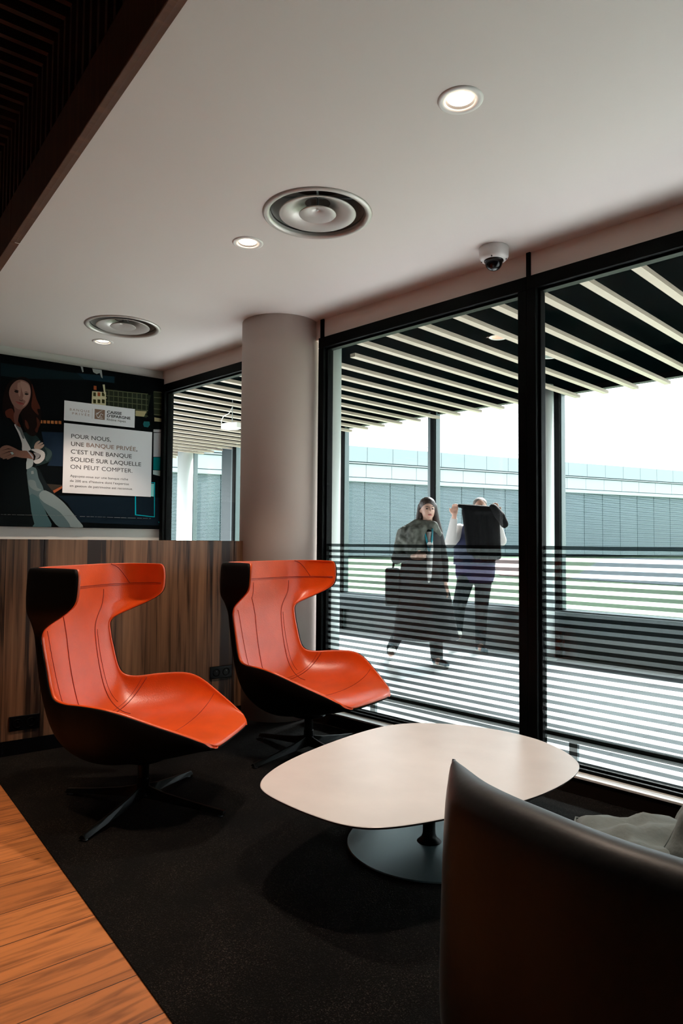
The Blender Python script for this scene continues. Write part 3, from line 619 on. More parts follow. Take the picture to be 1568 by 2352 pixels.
PO = Vector((-5.80, YW, 0))+NW*.032
po = thing('wall_poster', 'large dark advertising poster with seated woman and white text boxes', 'poster', (PO.x, PO.y, 0), math.atan2(DW.y, DW.x), world=False)
obj('board', bx((-2.05, 0, 1.357), (.0, .03, 2.78)), mat('poster night print', (.0008, .002, .0028), .6, spec=.04), po)
_pm = {}
def pmat(c):
    if c not in _pm: _pm[c] = mat('poster ink %d' % len(_pm), c, .6, spec=.04)
    return _pm[c]
from mathutils.geometry import tessellate_polygon
lay = {}
def flat(name, col, pts, dep):
    bm = bmesh.new(); vs = [bm.verts.new((min(x, -.001), -dep, z)) for x, z in pts]
    for tri in tessellate_polygon([[v.co for v in vs]]):
        try: bm.faces.new([vs[i] for i in tri])
        except ValueError: pass
    return bm
groups = {}
for i, (n_, c, pts) in enumerate(POSTER):
    own = i if n_ in ('backdrop', 'woman_face_detail') else 0
    if len(pts) >= 5 and n_.startswith('woman'): pts = closed_crom(pts, 3)
    groups.setdefault((n_, c, own), []).append((i, pts))
for (n_, c, own), items in groups.items():
    big = bmesh.new()
    for i, pts in items:
        pts = [(x_, max(z_, 1.3575)) for x_, z_ in pts]
        b2 = flat(n_, c, pts, .0008+i*.00003); me = bpy.data.meshes.new('t'); b2.to_mesh(me); b2.free(); big.from_mesh(me); bpy.data.meshes.remove(me)
    me = bpy.data.meshes.new(n_); big.to_mesh(me); big.free(); me.materials.append(pmat(c)); o = bpy.data.objects.new(n_, me); link(o, po)
pw_white = mat('poster white box', (.62, .64, .68), .5)
def rect(name, t0, t1, z0, z1, m, d0=.004, d1=.0052): return obj(name, bx((t0, -d1, z0), (t1, -d0, z1)), m, po)
rect('text_box', -.902, -.278, 2.286, 2.459, pw_white)
rect('text_box', -.900, -.109, 1.656, 2.262, pw_white)
ink = mat('poster black ink', (.015, .017, .02), .5); gold = mat('poster brown ink', (.19, .11, .075), .5)
def text(s, t0, t1, z, cap, m, bold=0, name='lettering', spacing=1):
    cu = bpy.data.curves.new('f', 'FONT'); cu.body = s; cu.size = 1; cu.extrude = 0; cu.offset = bold; cu.space_character = spacing; cu.resolution_u = 4
    t = bpy.data.objects.new('t', cu); COL.objects.link(t); me = evaluated(t); bpy.data.objects.remove(t)
    xs = [v.co.x for v in me.vertices]; x0, x1 = min(xs), max(xs)
    # cap height of the built-in font is about .73 of its size
    sx = (t1-t0)/(x1-x0); sy = cap/.729
    for v in me.vertices: v.co = Vector((t0+(v.co.x-x0)*sx, -.0056, z+v.co.y*sy))
    me.materials.clear(); me.materials.append(m); o = bpy.data.objects.new(name, me); link(o, po); return o
text('POUR NOUS,', -.8376, -.4941, 2.137, .038, ink, .006)
text('UNE', -.8372, -.728, 2.0695, .038, ink, .006)
text('BANQUE PRIVÉE', -.7061, -.2617, 2.0710, .038, gold, .006)
text(',', -.2570, -.2470, 2.0725, .038, ink, .006)
text('C\u2019EST UNE BANQUE', -.8372, -.2979, 2.0020, .038, ink, .006)
text('SOLIDE SUR LAQUELLE', -.8384, -.2083, 1.9350, .038, ink, .006)
text('ON PEUT COMPTER.', -.8385, -.2888, 1.8690, .038, ink, 0)
text('Appuyez-vous sur une banque riche', -.839, -.3276, 1.7974, .021, ink, .004)
text("de 200 ans d\u2019histoire dont l\u2019expertise", -.8396, -.3192, 1.7545, .021, ink, .004)
text('en gestion de patrimoine est reconnue.', -.8397, -.2822, 1.7115, .0205, ink, .004)
text('BANQUE', -.8547, -.6861, 2.3770, .0205, gold, 0, spacing=1.5)
text('PRIVÉE', -.8342, -.6853, 2.3440, .0205, gold, 0, spacing=1.5)
rect('divider_line', -.6635, -.6615, 2.327, 2.4165, gold, .0052, .0056)
text('CAISSE', -.5338, -.3994, 2.3905, .0255, ink, .035)
text('D\u2019EPARGNE', -.5331, -.318, 2.3575, .0245, ink, .035)
text('Rhône', -.5324, -.4468, 2.326, .0205, ink, .008)
text('A', -.4386, -.4195, 2.326, .0205, gold, .008); text('lpes', -.4175, -.3608, 2.326, .0205, ink, .008)
rect('logo_square', -.642, -.5515, 2.327, 2.4165, mat('logo bronze', (.17, .10, .065), .4), .0052, .0056)
bm = bmesh.new()
def stroke(pts, w0, w1=None):
    w1 = w0 if w1 is None else w1; n = len(pts); L_ = []; R_ = []
    for i, p in enumerate(pts):
        a = Vector(pts[max(i-1, 0)]); b = Vector(pts[min(i+1, n-1)]); d = (b-a).normalized(); ww = w0+(w1-w0)*i/(n-1)
        L_.append((p[0]-d.y*ww/2, p[1]+d.x*ww/2)); R_.append((p[0]+d.y*ww/2, p[1]-d.x*ww/2))
    Lv = [bm.verts.new((a, -.0062, b)) for a, b in L_]; Rv = [bm.verts.new((a, -.0062, b)) for a, b in R_]
    for i in range(n-1): bm.faces.new((Lv[i], Lv[i+1], Rv[i+1], Rv[i]))
stroke([(-.6124, 2.3829), (-.6023, 2.3911), (-.590, 2.401), (-.5733, 2.4098)], .006, .002)
stroke([(-.6329, 2.3752), (-.622, 2.380), (-.6124, 2.3829)], .002, .006)
stroke([(-.634, 2.367), (-.622, 2.372), (-.608, 2.375)], .002, .004)
stroke([(-.628, 2.383), (-.620, 2.377), (-.612, 2.372)], .002, .003)
stroke([(-.6258, 2.3673), (-.624, 2.358), (-.6203, 2.3504), (-.614, 2.342), (-.608, 2.3378)], .004, .005)
stroke([(-.608, 2.3378), (-.5945, 2.362), (-.5832, 2.3864)], .006, .003)
stroke([(-.5812, 2.3761), (-.574, 2.375), (-.5672, 2.3707), (-.572, 2.366)], .004, .003)
stroke([(-.5945, 2.3516), (-.5754, 2.3514)], .004); stroke([(-.5994, 2.3388), (-.57, 2.3393)], .004)
obj('logo_mark', bm, pw_white, po)

# ------------------------------------------------------------------ ceiling fittings
def vent(x, y, R, lab):
    t = thing('air_diffuser', lab, 'air vent', (x, y, ZC), group=None, world=False)
    bm = bmesh.new(); lathe(bm, [(R*.86, .02), (R*.90, -.004), (R*.955, -.010), (R, -.006), (R*1.02, 0), (R*.93, .001)], 96, close=True); obj('outer_ring', bm, M['cone'], t, smooth=True)
    bm = bmesh.new(); lathe(bm, [(R*.88, .0), (R*.84, .06), (R*.80, .13), (R*.78, .20)], 72); obj('throat', bm, M['cone'], t, smooth=True)
    bm = bmesh.new(); cyl(bm, (0, 0, .2), (0, 0, .21), R*.79, 48); obj('duct', bm, M['dark'], t)
    bm = bmesh.new(); lathe(bm, [(R*.70, -.003), (R*.715, .000), (R*.70, .005), (R*.50, .026), (R*.25, .058), (R*.24, .060), (R*.235, .056), (R*.49, .022)], 72, close=True); obj('diffuser_cone', bm, M['cone'], t, smooth=True)
    bm = bmesh.new(); lathe(bm, [(R*.335, -.003), (R*.345, .0), (R*.335, .003), (R*.14, .030), (.0005, .031), (.0005, .027), (R*.13, .026)], 48, close=True); obj('inner_cone', bm, M['cone'], t, smooth=True)
    bm = bmesh.new()
    for k in range(4):
        a = PI/4+k*PI/2; cyl(bm, (0, 0, .085), (R*.8*math.cos(a), R*.8*math.sin(a), .085), .005, 8)
    cyl(bm, (0, 0, .03), (0, 0, .2), .006, 8)
    obj('spider', bm, M['greymetal'], t)
    bm = bmesh.new(); cyl(bm, (0, 0, .022), (0, 0, .027), .008, 16); obj('centre_screw', bm, M['screw'], t)
    return t
vent(*VENTS[0], 'larger-looking round air diffuser in the middle of the white ceiling')
vent(*VENTS[1], 'round air diffuser further back in the ceiling, in front of the poster')
def downlight(x, y, R, lab):
    t = thing('downlight', lab, 'downlight', (x, y, ZC), world=False)
    bm = bmesh.new(); lathe(bm, [(R*.76, .012), (R*.80, -.003), (R*1.12, -.005), (R*1.22, -.001), (R*1.22, .001), (R*.8, .002)], 56, close=True); obj('trim_ring', bm, M['white'], t, smooth=True)
    bm = bmesh.new(); lathe(bm, [(R*.78, .0), (R*.74, .02), (R*.70, .03)], 48); obj('baffle', bm, M['dark'], t, smooth=True)
    bm = bmesh.new(); cyl(bm, (0, 0, .008), (0, 0, .03), R*.70, 48); obj('lens', bm, M['lamp'], t)
    ld = bpy.data.lights.new('spot', 'SPOT'); ld.energy = 48*SPOT; ld.color = (1, .78, .62); ld.spot_size = math.radians(85); ld.spot_blend = .6; ld.shadow_soft_size = .04
    lo = bpy.data.objects.new('spot', ld); COL.objects.link(lo); lo.parent = t; lo.location = (0, 0, -.02)
    return t
downlight(*LIGHTS[0], 'nearest lit recessed downlight, high on the right part of the ceiling')
downlight(*LIGHTS[1], 'lit recessed downlight left of the central air diffuser')
downlight(*LIGHTS[2], 'farthest lit recessed downlight, below the rear air diffuser')
# lamps of the same room over the oak floor (out of the picture)
for x, y in ((-2.6, .35), (-4.2, .55)):
    ld = bpy.data.lights.new('spot', 'SPOT'); ld.energy = 80*SPOT; ld.color = (1, .66, .42); ld.spot_size = math.radians(48); ld.spot_blend = .5; ld.shadow_soft_size = .05
    lo = bpy.data.objects.new('spot', ld); COL.objects.link(lo); lo.location = (x, y, 3.45)
t = thing('dome_camera', 'white dome security camera with black glass dome on the ceiling', 'security camera', (-2.03, 3.19, ZC), world=False)
bm = bmesh.new(); lathe(bm, [(.0, 0), (.078, 0), (.08, -.004), (.078, -.052), (.066, -.068), (.048, -.070), (.0, -.068)], 64); obj('housing', bm, M['white'], t, smooth=True)
bm = bmesh.new(); lathe(bm, [(.052, -.066), (.052, -.074), (.045, -.076)], 48); obj('bezel', bm, M['blackgloss'], t, smooth=True)
bm = bmesh.new(); lathe(bm, [(.047, -.068)]+[(.047*math.cos(a), -.078-.047*math.sin(a)) for a in [i*PI/2/12 for i in range(13)]], 48); obj('dome', bm, M['blackgloss'], t, smooth=True)
for k in range(4):
    a = .4+k*PI/2; bm = bmesh.new(); cyl(bm, (.066*math.cos(a), .066*math.sin(a), -.062), (.066*math.cos(a), .066*math.sin(a), -.071), .003, 10); obj('screw', bm, M['dark'], t)
# ------------------------------------------------------------------ lounge chair
def lounge_chair(label, loc, rz):
    t = thing('lounge_chair', label, 'chair', loc, rz, 'orange winged lounge chairs by the half wall', world=False)
    # rows: inner centre (f,z), inner edge (f,s,z), outer centre (f,z), exponent inner, exponent outer
    rows = [
        ((.450, .350), (.435, .190, .352), (.444, .338), 3.2, 3.2),
        ((.436, .367), (.420, .230, .373), (.415, .323), 2.6, 2.6),
        ((.355, .376), (.352, .270, .414), (.34, .300), 2.2, 2.4),
        ((.23, .368), (.235, .335, .470), (.22, .265), 2.2, 2.3),
        ((.10, .356), (.115, .392, .525), (.09, .235), 2.3, 2.2),
        ((.0, .350), (.020, .402, .547), (-.02, .215), 2.3, 2.2),
        ((-.10, .350), (-.100, .362, .545), (-.12, .203), 2.3, 2.2),
        ((-.19, .366), (-.205, .312, .536), (-.22, .213), 2.3, 2.2),
        ((-.255, .415), (-.268, .290, .548), (-.30, .262), 2.4, 2.3),
        ((-.30, .49), (-.298, .280, .592), (-.355, .365), 2.6, 2.5),
        ((-.335, .60), (-.322, .275, .68), (-.395, .52), 2.6, 2.8),
        ((-.36, .71), (-.342, .274, .765), (-.412, .67), 2.6, 3.0),
        ((-.375, .80), (-.345, .280, .832), (-.418, .79), 2.7, 3.4),
        ((-.38, .86), (-.285, .322, .872), (-.42, .87), 3.2, 4.2),
        ((-.38, .91), (-.170, .378, .928), (-.42, .92), 4.0, 5.0),
        ((-.38, .96), (-.108, .397, .975), (-.42, .965), 4.2, 5.2),
        ((-.38, 1.04), (-.095, .398, 1.04), (-.42, 1.04), 4.2, 5.2),
        ((-.378, 1.10), (-.098, .392, 1.098), (-.418, 1.10), 4.2, 5.2),
        ((-.376, 1.122), (-.112, .380, 1.120), (-.412, 1.118), 4.2, 5.2),
    ]
    flat_ = [(*a, *b, *c, d, e) for a, b, c, d, e in rows]
    dense = crom(flat_, 4); NU = 36
    def section(c, e, n_, push=0.0):
        out = []
        for k in range(NU+1):
            ph = (k/NU*2-1)*PI/2
            s_ = math.copysign(abs(math.sin(ph))**(2/n_), ph)*(e[1]+push); w_ = abs(math.cos(ph))**(2/n_)
            out.append(Vector((e[0]+(c[0]-e[0])*w_, s_, e[2]+(c[1]-e[2])*w_)))
        return out
    I = []; O = []
    for r in dense:
        I.append(section((r[0], r[1]), (r[2], r[3], r[4]), r[7]))
        eo = (r[2]-.004, r[3], r[4]-.004)
        O.append(section((r[5], r[6]), eo, r[8], .026-.014*max(0, 1-len(O)/8)))
    NV = len(I)
    # outward offset layer for the upholstery
    def nrm(G, i, k):
        a = G[min(i+1, NV-1)][k]-G[max(i-1, 0)][k]; b = G[i][min(k+1, NU)]-G[i][max(k-1, 0)]
        return a.cross(b).normalized()
    Im = []
    for i in range(NV):
        row = []
        for k in range(NU+1):
            nn = nrm(I, i, k); d = O[i][k]-I[i][k]
            if nn.dot(d) < 0: nn = -nn
            row.append(I[i][k]+nn*.006+d*min(.45, .012/max(d.length, 1e-4)))
        Im.append(row)
    def shell(A, B):
        bm = bmesh.new(); a = [[bm.verts.new(p) for p in r] for r in A]; b = [[bm.verts.new(p) for p in r] for r in B]
        for i in range(NV-1):
            for k in range(NU):
                bm.faces.new((a[i][k], a[i][k+1], a[i+1][k+1], a[i+1][k])); bm.faces.new((b[i][k], b[i+1][k], b[i+1][k+1], b[i][k+1]))
            for k in (0, NU): bm.faces.new((a[i][k], a[i+1][k], b[i+1][k], b[i][k]))
        for i in (0, NV-1):
            for k in range(NU): bm.faces.new((a[i][k], a[i][k+1], b[i][k+1], b[i][k]))
        return bm
    up = obj('upholstery', shell(I, Im), M['leather'], t, smooth=True, subsurf=1)
    Im2 = [[p+(O[i][k]-p)*.02 for k, p in enumerate(r)] for i, r in enumerate(Im)]
    obj('outer_shell', shell(Im2, O), M['shell'], t, smooth=True, subsurf=1)
    # stitched seams lying in the leather
    def seam(pts, r=.0022):
        bm = bmesh.new(); tube(bm, pts, r, 6); obj('seam', bm, M['seam'], up, smooth=True)
    def P(v, u):
        i = min(int(v), NV-2); fu = (u+1)/2*NU; k = min(int(fu), NU-1); a, b = v-i, fu-k
        p = (I[i][k]*(1-a)+I[i+1][k]*a)*(1-b)+(I[i][k+1]*(1-a)+I[i+1][k+1]*a)*b
        n1 = nrm(I, i, k); d = O[i][k]-I[i][k]
        if n1.dot(d) > 0: n1 = -n1
        return p+n1*.0008
    def us(v, f): n_ = dense[min(int(v), NV-1)][8-1]; return math.copysign(math.asin(min(1, abs(f)**(n_/2)))/(PI/2), f)
    for f0, f1, w0 in ((-.26, -.36, .0022), (.62, .50, .0024), (-.80, -.70, .0015)):
        seam([P(v, us(v, f1+(f0-f1)*max(0, min(1, (v-27)/20)))) for v in [26.5+i*1.0 for i in range(36 if f0 > -.7 else 24)]], w0)
    seam([P(v, us(v, .70-.06*(49-v)/18)) for v in [31+i for i in range(17)]], .0014)
    seam([P(29.5-3.5*abs(u)**2, u) for u in [-.97+i*1.94/44 for i in range(45)]])
    seam([P(30.3-3.5*abs(u)**2, u) for u in [-.97+i*1.94/44 for i in range(45)]], .0012)
    seam([P(13.5-1.0*abs(u)**2, u) for u in [-.9+i*1.8/30 for i in range(31)]], .0016)
    seam([P(62.6, u) for u in [-.985+i*1.97/60 for i in range(61)]])
    seam([P(62.2, u) for u in [-.985+i*1.97/60 for i in range(61)]], .0011)
    for s_ in (-1, 1): seam([P(62.6+i*.85, s_*(.70-.033*i)) for i in range(11)])
    # piping along the rim
    rim = [Im[i][0] for i in range(NV)]
    # pedestal
    bm = bmesh.new(); lathe(bm, [(.0, .235), (.09, .228), (.10, .215), (.03, .20), (.026, .19), (.026, .13), (.029, .125), (.029, .06), (.034, .045), (.0, .045)], 40); obj('column', bm, M['leg'], t, smooth=False)
    for k in range(4):
        a = math.radians(-7+90*k); L_ = .43
        bm = bmesh.new(); d = Vector((math.cos(a), math.sin(a), 0)); n_ = Vector((-d.y, d.x, 0)); prev = None
        sec = [(.0, .014, .035, .105), (.05, .014, .034, .085), (.12, .0155, .030, .068), (.28, .018, .020, .044), (L_-.01, .020, .009, .028), (L_, .019, .010, .026)]
        rings = []
        for x, hw_, z0, z1 in sec:
            rings.append([bm.verts.new(d*x+n_*hw_+Vector((0, 0, z0))), bm.verts.new(d*x-n_*hw_+Vector((0, 0, z0))), bm.verts.new(d*x-n_*hw_*.35+Vector((0, 0, z1))), bm.verts.new(d*x+n_*hw_*.35+Vector((0, 0, z1)))])
        for A_, B_ in zip(rings, rings[1:]):
            for q in range(4): bm.faces.new((A_[q], A_[(q+1) % 4], B_[(q+1) % 4], B_[q]))
        bm.faces.new(rings[0]); bm.faces.new(rings[-1])
        lg = obj('leg', bm, M['leg'], t, bevel=.002)
        bm = bmesh.new(); cyl(bm, d*(L_-.02)+Vector((0, 0, .0)), d*(L_-.02)+Vector((0, 0, .011)), .012, 16); obj('glide', bm, M['greymetal'], lg)
    return t
def copy_tree(o, parent=None):
    c = o.copy(); COL.objects.link(c); c.parent = parent
    for ch in [q for q in bpy.data.objects if q.parent == o and q != c]: copy_tree(ch, c)
    return c
ch1 = lounge_chair('near orange leather winged lounge chair with black shell, in front of the half wall', (-2.99, 1.68, .006), math.radians(33.8))
ch2 = copy_tree(ch1); ch2.location = (-3.062, 2.80, .006); ch2.rotation_euler = (0, 0, math.radians(9.8))
ch2['label'] = 'farther orange leather winged lounge chair, beside the column and the striped window'

# ------------------------------------------------------------------ coffee table
out = [(-2.079, 1.646), (-2.146, 1.715), (-2.221, 1.866), (-2.265, 2.050), (-2.305, 2.277), (-2.326, 2.538), (-2.310, 2.685), (-2.235, 2.82), (-2.082, 2.927), (-1.875, 3.003), (-1.661, 3.000), (-1.480, 2.904), (-1.377, 2.809), (-1.333, 2.741), (-1.299, 2.638), (-1.285, 2.492), (-1.290, 2.340), (-1.306, 2.219), (-1.347, 2.073), (-1.395, 1.936), (-1.440, 1.807), (-1.486, 1.710), (-1.545, 1.648), (-1.616, 1.613), (-1.764, 1.600), (-1.914, 1.605), (-2.012, 1.617)]
def smooth_loop(P, it=1):
    for _ in range(it):
        P = [tuple((P[i-1][k]+2*P[i][k]+P[(i+1) % len(P)][k])/4 for k in (0, 1)) for i in range(len(P))]
    return P
out = closed_crom(smooth_loop(out), 5)
tb = thing('coffee_table', 'low pale rounded coffee table on a round grey metal foot', 'coffee table', (-1.79, 2.30, 0), 0)
cx, cy = -1.80, 2.2
def scaled(P, d):
    r = []
    for x, y in P:
        v = Vector((x-cx, y-cy)); r.append((cx+v.x*(1-d/v.length), cy+v.y*(1-d/v.length)))
    return r
def slab(P, zs):
    bm = bmesh.new(); rings = []
    for d, z in zs: rings.append([bm.verts.new((x, y, z)) for x, y in scaled(P, d)])
    for a, b in zip(rings, rings[1:]):
        for i in range(len(a)): bm.faces.new((a[i], a[(i+1) % len(a)], b[(i+1) % len(a)], b[i]))
    bm.faces.new(rings[0]); bm.faces.new(rings[-1]); return bm
obj('table_top', slab(out, [(.001, .3285), (0, .3292), (.002, .3305), (.003, .331)]), M['tabletop'], tb)
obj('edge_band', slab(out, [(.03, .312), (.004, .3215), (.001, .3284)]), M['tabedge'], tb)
BX, BY = -1.79, 2.318
bm = bmesh.new(); lathe(bm, [(.0, .006), (.338, .006), (.341, .009), (.338, .0135), (.06, .017), (.0, .017)], 96, (BX, BY, 0)); obj('base_plate', bm, M['tabbase'], tb)
bm = bmesh.new(); lathe(bm, [(.052, .016), (.046, .022), (.032, .034), (.027, .05), (.026, .07), (.026, .30), (.09, .312), (.0, .313)], 48, (BX, BY, 0)); obj('stem', bm, M['leg'], tb, smooth=True)

# ------------------------------------------------------------------ sofa in the foreground
sf = thing('leather_sofa', 'black leather sofa seen from behind in the right foreground', 'sofa', (-.2, 1.6, 0), 0)
path = [(-.968, 1.352), (-.918, 1.333), (-.862, 1.306), (-.813, 1.285), (-.745, 1.264), (-.667, 1.248), (-.604, 1.235), (-.551, 1.226), (-.494, 1.221), (-.449, 1.221), (-.38, 1.222), (-.2, 1.224), (.1, 1.225), (.45, 1.225), (.95, 1.24)]
path = crom(path, 3)
bm = bmesh.new(); rings = []
prof = [(0.000, .730), (-.006, .741), (-.022, .749), (-.045, .750), (-.068, .741), (-.084, .722), (-.092, .69), (-.096, .60), (-.098, .45), (-.098, .30), (-.092, .19), (-.075, .165), (-.03, .16), (.0, .17), (.004, .40), (.0, .66)]
for i, p in enumerate(path):
    a = Vector(path[max(i-1, 0)]); b = Vector(path[min(i+1, len(path)-1)]); d = (b-a).normalized(); nn = Vector((-d.y, d.x))
    e = min(i, 8)/8.0; pinch = .10+.90*math.sin(e*PI/2)
    ring = []
    for o_, z in prof:
        fl = (0.75-z)*.07*max(0, 1-i/14)          # the end flares outward towards the floor
        zz = z+(.004*(1-e) if z > .7 else 0)-.006
        q = Vector(p)+nn*(o_*pinch-.004*(1-pinch))-d*fl
        ring.append(bm.verts.new((q.x, q.y, zz)))
    rings.append(ring)
for a, b in zip(rings, rings[1:]):
    for k in range(len(prof)): bm.faces.new((a[k], a[(k+1) % len(prof)], b[(k+1) % len(prof)], b[k]))
bm.faces.new(rings[0][::-1]); bm.faces.new(rings[-1])
obj('backrest', bm, M['sofa'], sf, smooth=True, subsurf=1)
bm = bmesh.new(); tube(bm, [(rings_co[0], rings_co[1], rings_co[2]) for rings_co in [(-.970, 1.350, .742), (-.972, 1.346, .72), (-.980, 1.345, .6), (-.991, 1.347, .42), (-1.006, 1.348, .2)]], .004, 6); obj('seam', bm, M['sofa'], sf, smooth=True)
bm = bmesh.new(); box(bm, (-.985, 1.345, .16), (.95, 1.97, .40)); obj('seat_frame', bm, M['sofa'], sf, bevel=.03)
for x0, x1 in ((-.955, -.02), (-.01, .93)):
    bm = bmesh.new(); box(bm, (x0, 1.33, .36), (x1, 1.96, .46)); o = obj('seat_cushion', bm, M['sofa'], sf, bevel=.035)
for x, y in ((-.955, 1.325), (.85, 1.33), (-.90, 1.90), (.85, 1.90)):
    bm = bmesh.new(); cyl(bm, (x, y, .006), (x, y, .20), .014, 16, .018); obj('leg', bm, M['leg'], sf)
def cushion(name, label, c, size, rot, thick=.13, seed=1, grp=None):
    t = thing(name, label, 'cushion', c, 0, None, world=False); t.rotation_euler = rot
    n = 26; rnd = random.Random(seed); bm = bmesh.new()
    ph = [rnd.uniform(0, 6) for _ in range(6)]
    def hgt(u, v):
        e = max(0, (1-abs(u)**2.6)*(1-abs(v)**2.6))**.55
        wr = .14*math.sin(9*u+3*v+ph[0])*math.sin(5*v+ph[1])+.10*math.sin(13*v-5*u+ph[2])+.05*math.sin(22*u+9*v+ph[3])
        return e*(1+wr)
    top = {}; bot = {}
    for i in range(n+1):
        for j in range(n+1):
            u = i/n*2-1; v = j/n*2-1; pin = 1-.10*(1-(abs(u*v))**1.5)*(max(abs(u), abs(v))**3)
            x = u*size[0]/2*(pin if abs(u) > abs(v) else 1); y = v*size[1]/2*(pin if abs(v) >= abs(u) else 1); h_ = hgt(u, v)*thick/2
            top[i, j] = bm.verts.new((x, y, h_)); bot[i, j] = top[i, j] if i in (0, n) or j in (0, n) else bm.verts.new((x, y, -h_))
    for i in range(n):
        for j in range(n):
            bm.faces.new((top[i, j], top[i+1, j], top[i+1, j+1], top[i, j+1]))
            q = (bot[i, j], bot[i, j+1], bot[i+1, j+1], bot[i+1, j])
            if len(set(q)) == 4:
                try: bm.faces.new(q)
                except ValueError: pass
    obj('cover', bm, M['cushion'], t, smooth=True)
    pts = [top[i, 0] for i in range(n+1)] if False else None
    bm = bmesh.new()
    rim = []
    for s in range(4*n):
        if s < n: u, v = s/n*2-1, -1
        elif s < 2*n: u, v = 1, (s-n)/n*2-1
        elif s < 3*n: u, v = 1-(s-2*n)/n*2, 1
        else: u, v = -1, 1-(s-3*n)/n*2
        pin = 1-.10*(1-(abs(u*v))**1.5)
        rim.append((u*size[0]/2*(pin if abs(u) > abs(v) else 1), v*size[1]/2*(pin if abs(v) >= abs(u) else 1), 0))
    rim.append(rim[0]); tube(bm, rim, .003, 6, cap=False); obj('piping', bm, M['cushion'], t, smooth=True)
cushion('scatter_cushion', 'grey green cushion lying on the sofa seat, nearest the coffee table', (-.56, 1.53, .555), (.46, .40), (math.radians(6), math.radians(-4), .22), .15, 1)
cushion('scatter_cushion', 'grey green cushion farther back on the sofa seat, by the window', (-.44, 1.84, .62), (.46, .40), (math.radians(30), math.radians(-14), -.15), .15, 5)
cushion('scatter_cushion', 'darker-looking grey cushion standing upright at the right edge of the picture', (-.36, 1.50, .70), (.36, .36), (math.radians(66), math.radians(10), -.35), .12, 9)

# ------------------------------------------------------------------ people
M['skin'] = mat('skin', (.42, .24, .18), .5, var=.06)
M['hair'] = mat('dark brown hair', (.025, .013, .010), .5, bump=.4, bscale=90)
M['hairgrey'] = mat('short grey brown hair', (.09, .075, .065), .6, bump=.4, bscale=150)
M['coat'] = mat('dark long coat', (.010, .009, .011), .8, var=.2)
M['coatb'] = mat('dark burgundy coat cloth', (.05, .022, .028), .8, var=.2)
M['scarf'] = mat('grey olive patterned scarf', (.075, .08, .068), .85, var=.6, vscale=22, bump=.5, bscale=30)
M['shirt'] = mat('white shirt', (.40, .38, .37), .7, bump=.3, bscale=20)
M['vest'] = mat('navy blue vest', (.004, .008, .045), .7)
M['navy'] = mat('dark teal trousers', (.004, .010, .013), .8)
M['violet'] = mat('violet shirt tail', (.04, .025, .09), .8)
M['teal'] = mat('teal lanyard ribbon', (.0, .20, .26), .5)
M['blackcloth'] = mat('black jacket cloth', (.0015, .0015, .002), .75, spec=.1, bump=.4, bscale=25)
M['shoe'] = mat('dark blue sneaker suede', (.02, .06, .08), .6)
M['shoesole'] = mat('pale rubber sole', (.6, .6, .55), .6)
M['bag'] = mat('dark leather bag', (.004, .006, .007), .6)
M['eye'] = mat('eye', (.03, .02, .015), .2); M['lip'] = mat('lips', (.35, .10, .09), .5)
def blob(name, caps, m, parent, voxel=.010, smooth=6, flat_=None):
    """continuous surface through tapered capsules (p,r,q,r2); optional ellipsoids (c,(rx,ry,rz))"""
    bm = bmesh.new()
    for c in caps:
        if len(c) == 2:
            M4 = Matrix.Translation(c[0]) @ Matrix.Diagonal((*c[1], 1)); bmesh.ops.create_icosphere(bm, subdivisions=3, radius=1, matrix=M4)
        else:
            p, r, q, r2 = c; p = Vector(p); q = Vector(q)
            for a, b in ((p, r), (q, r2)): bmesh.ops.create_icosphere(bm, subdivisions=2, radius=b, matrix=Matrix.Translation(a))
            if (q-p).length > 1e-4: cyl(bm, p, q, r, 16, r2)
    me = bpy.data.meshes.new('t'); bm.to_mesh(me); bm.free(); t = bpy.data.objects.new('t', me); COL.objects.link(t)
    rm = t.modifiers.new('r', 'REMESH'); rm.mode = 'VOXEL'; rm.voxel_size = voxel
    sm = t.modifiers.new('s', 'SMOOTH'); sm.factor = .5; sm.iterations = smooth
    me2 = evaluated(t); bpy.data.objects.remove(t); me2.name = name; me2.materials.clear(); me2.materials.append(m)
    me2.polygons.foreach_set('use_smooth', [True]*len(me2.polygons))
    o = bpy.data.objects.new(name, me2); link(o, parent); return o
def loft(name, secs, m, parent, n=40, ruffle=0, seed=0, cap=True):
    """secs: (cx,cy,z,rx,ry)"""
    bm = bmesh.new(); rnd = random.Random(seed); p1, p2 = rnd.uniform(0, 6), rnd.uniform(0, 6); rings = []
    secs = crom(secs, 4)
    for s, (x, y, z, rx, ry) in enumerate(secs):
        k_ = ruffle*(s/len(secs))
        rings.append([bm.verts.new((x+rx*math.cos(a)*(1+k_*math.sin(7*a+p1)), y+ry*math.sin(a)*(1+k_*math.sin(5*a+p2)), z)) for a in [2*PI*q/n for q in range(n)]])
    for a, b in zip(rings, rings[1:]):
        for q in range(n): bm.faces.new((a[q], a[(q+1) % n], b[(q+1) % n], b[q]))
    if cap: bm.faces.new(rings[0]); bm.faces.new(rings[-1][::-1])
    return obj(name, bm, m, parent, smooth=True)
def finger_caps(base, d, side, up, L_=.075, curl=.5, r=.0085):
    """five digits: base = palm end, d = direction of the fingers, side = across the palm"""
    base = Vector(base); d = Vector(d).normalized(); side = Vector(side).normalized(); up = Vector(up).normalized(); caps = []
    for i, (o_, l) in enumerate(((-.030, .86), (-.010, 1.0), (.010, .95), (.028, .74))):
        p = base+side*o_; dd = d
        for seg, (fr, rr) in enumerate(((.46, r), (.30, r*.92), (.24, r*.82))):
            q = p+dd*L_*l*fr; caps.append((p, rr, q, rr*.95)); p = q; dd = (dd*math.cos(curl)+up*math.sin(curl)).normalized(); up = (up*math.cos(curl)-dd*math.sin(curl)).normalized() if False else up
    return caps
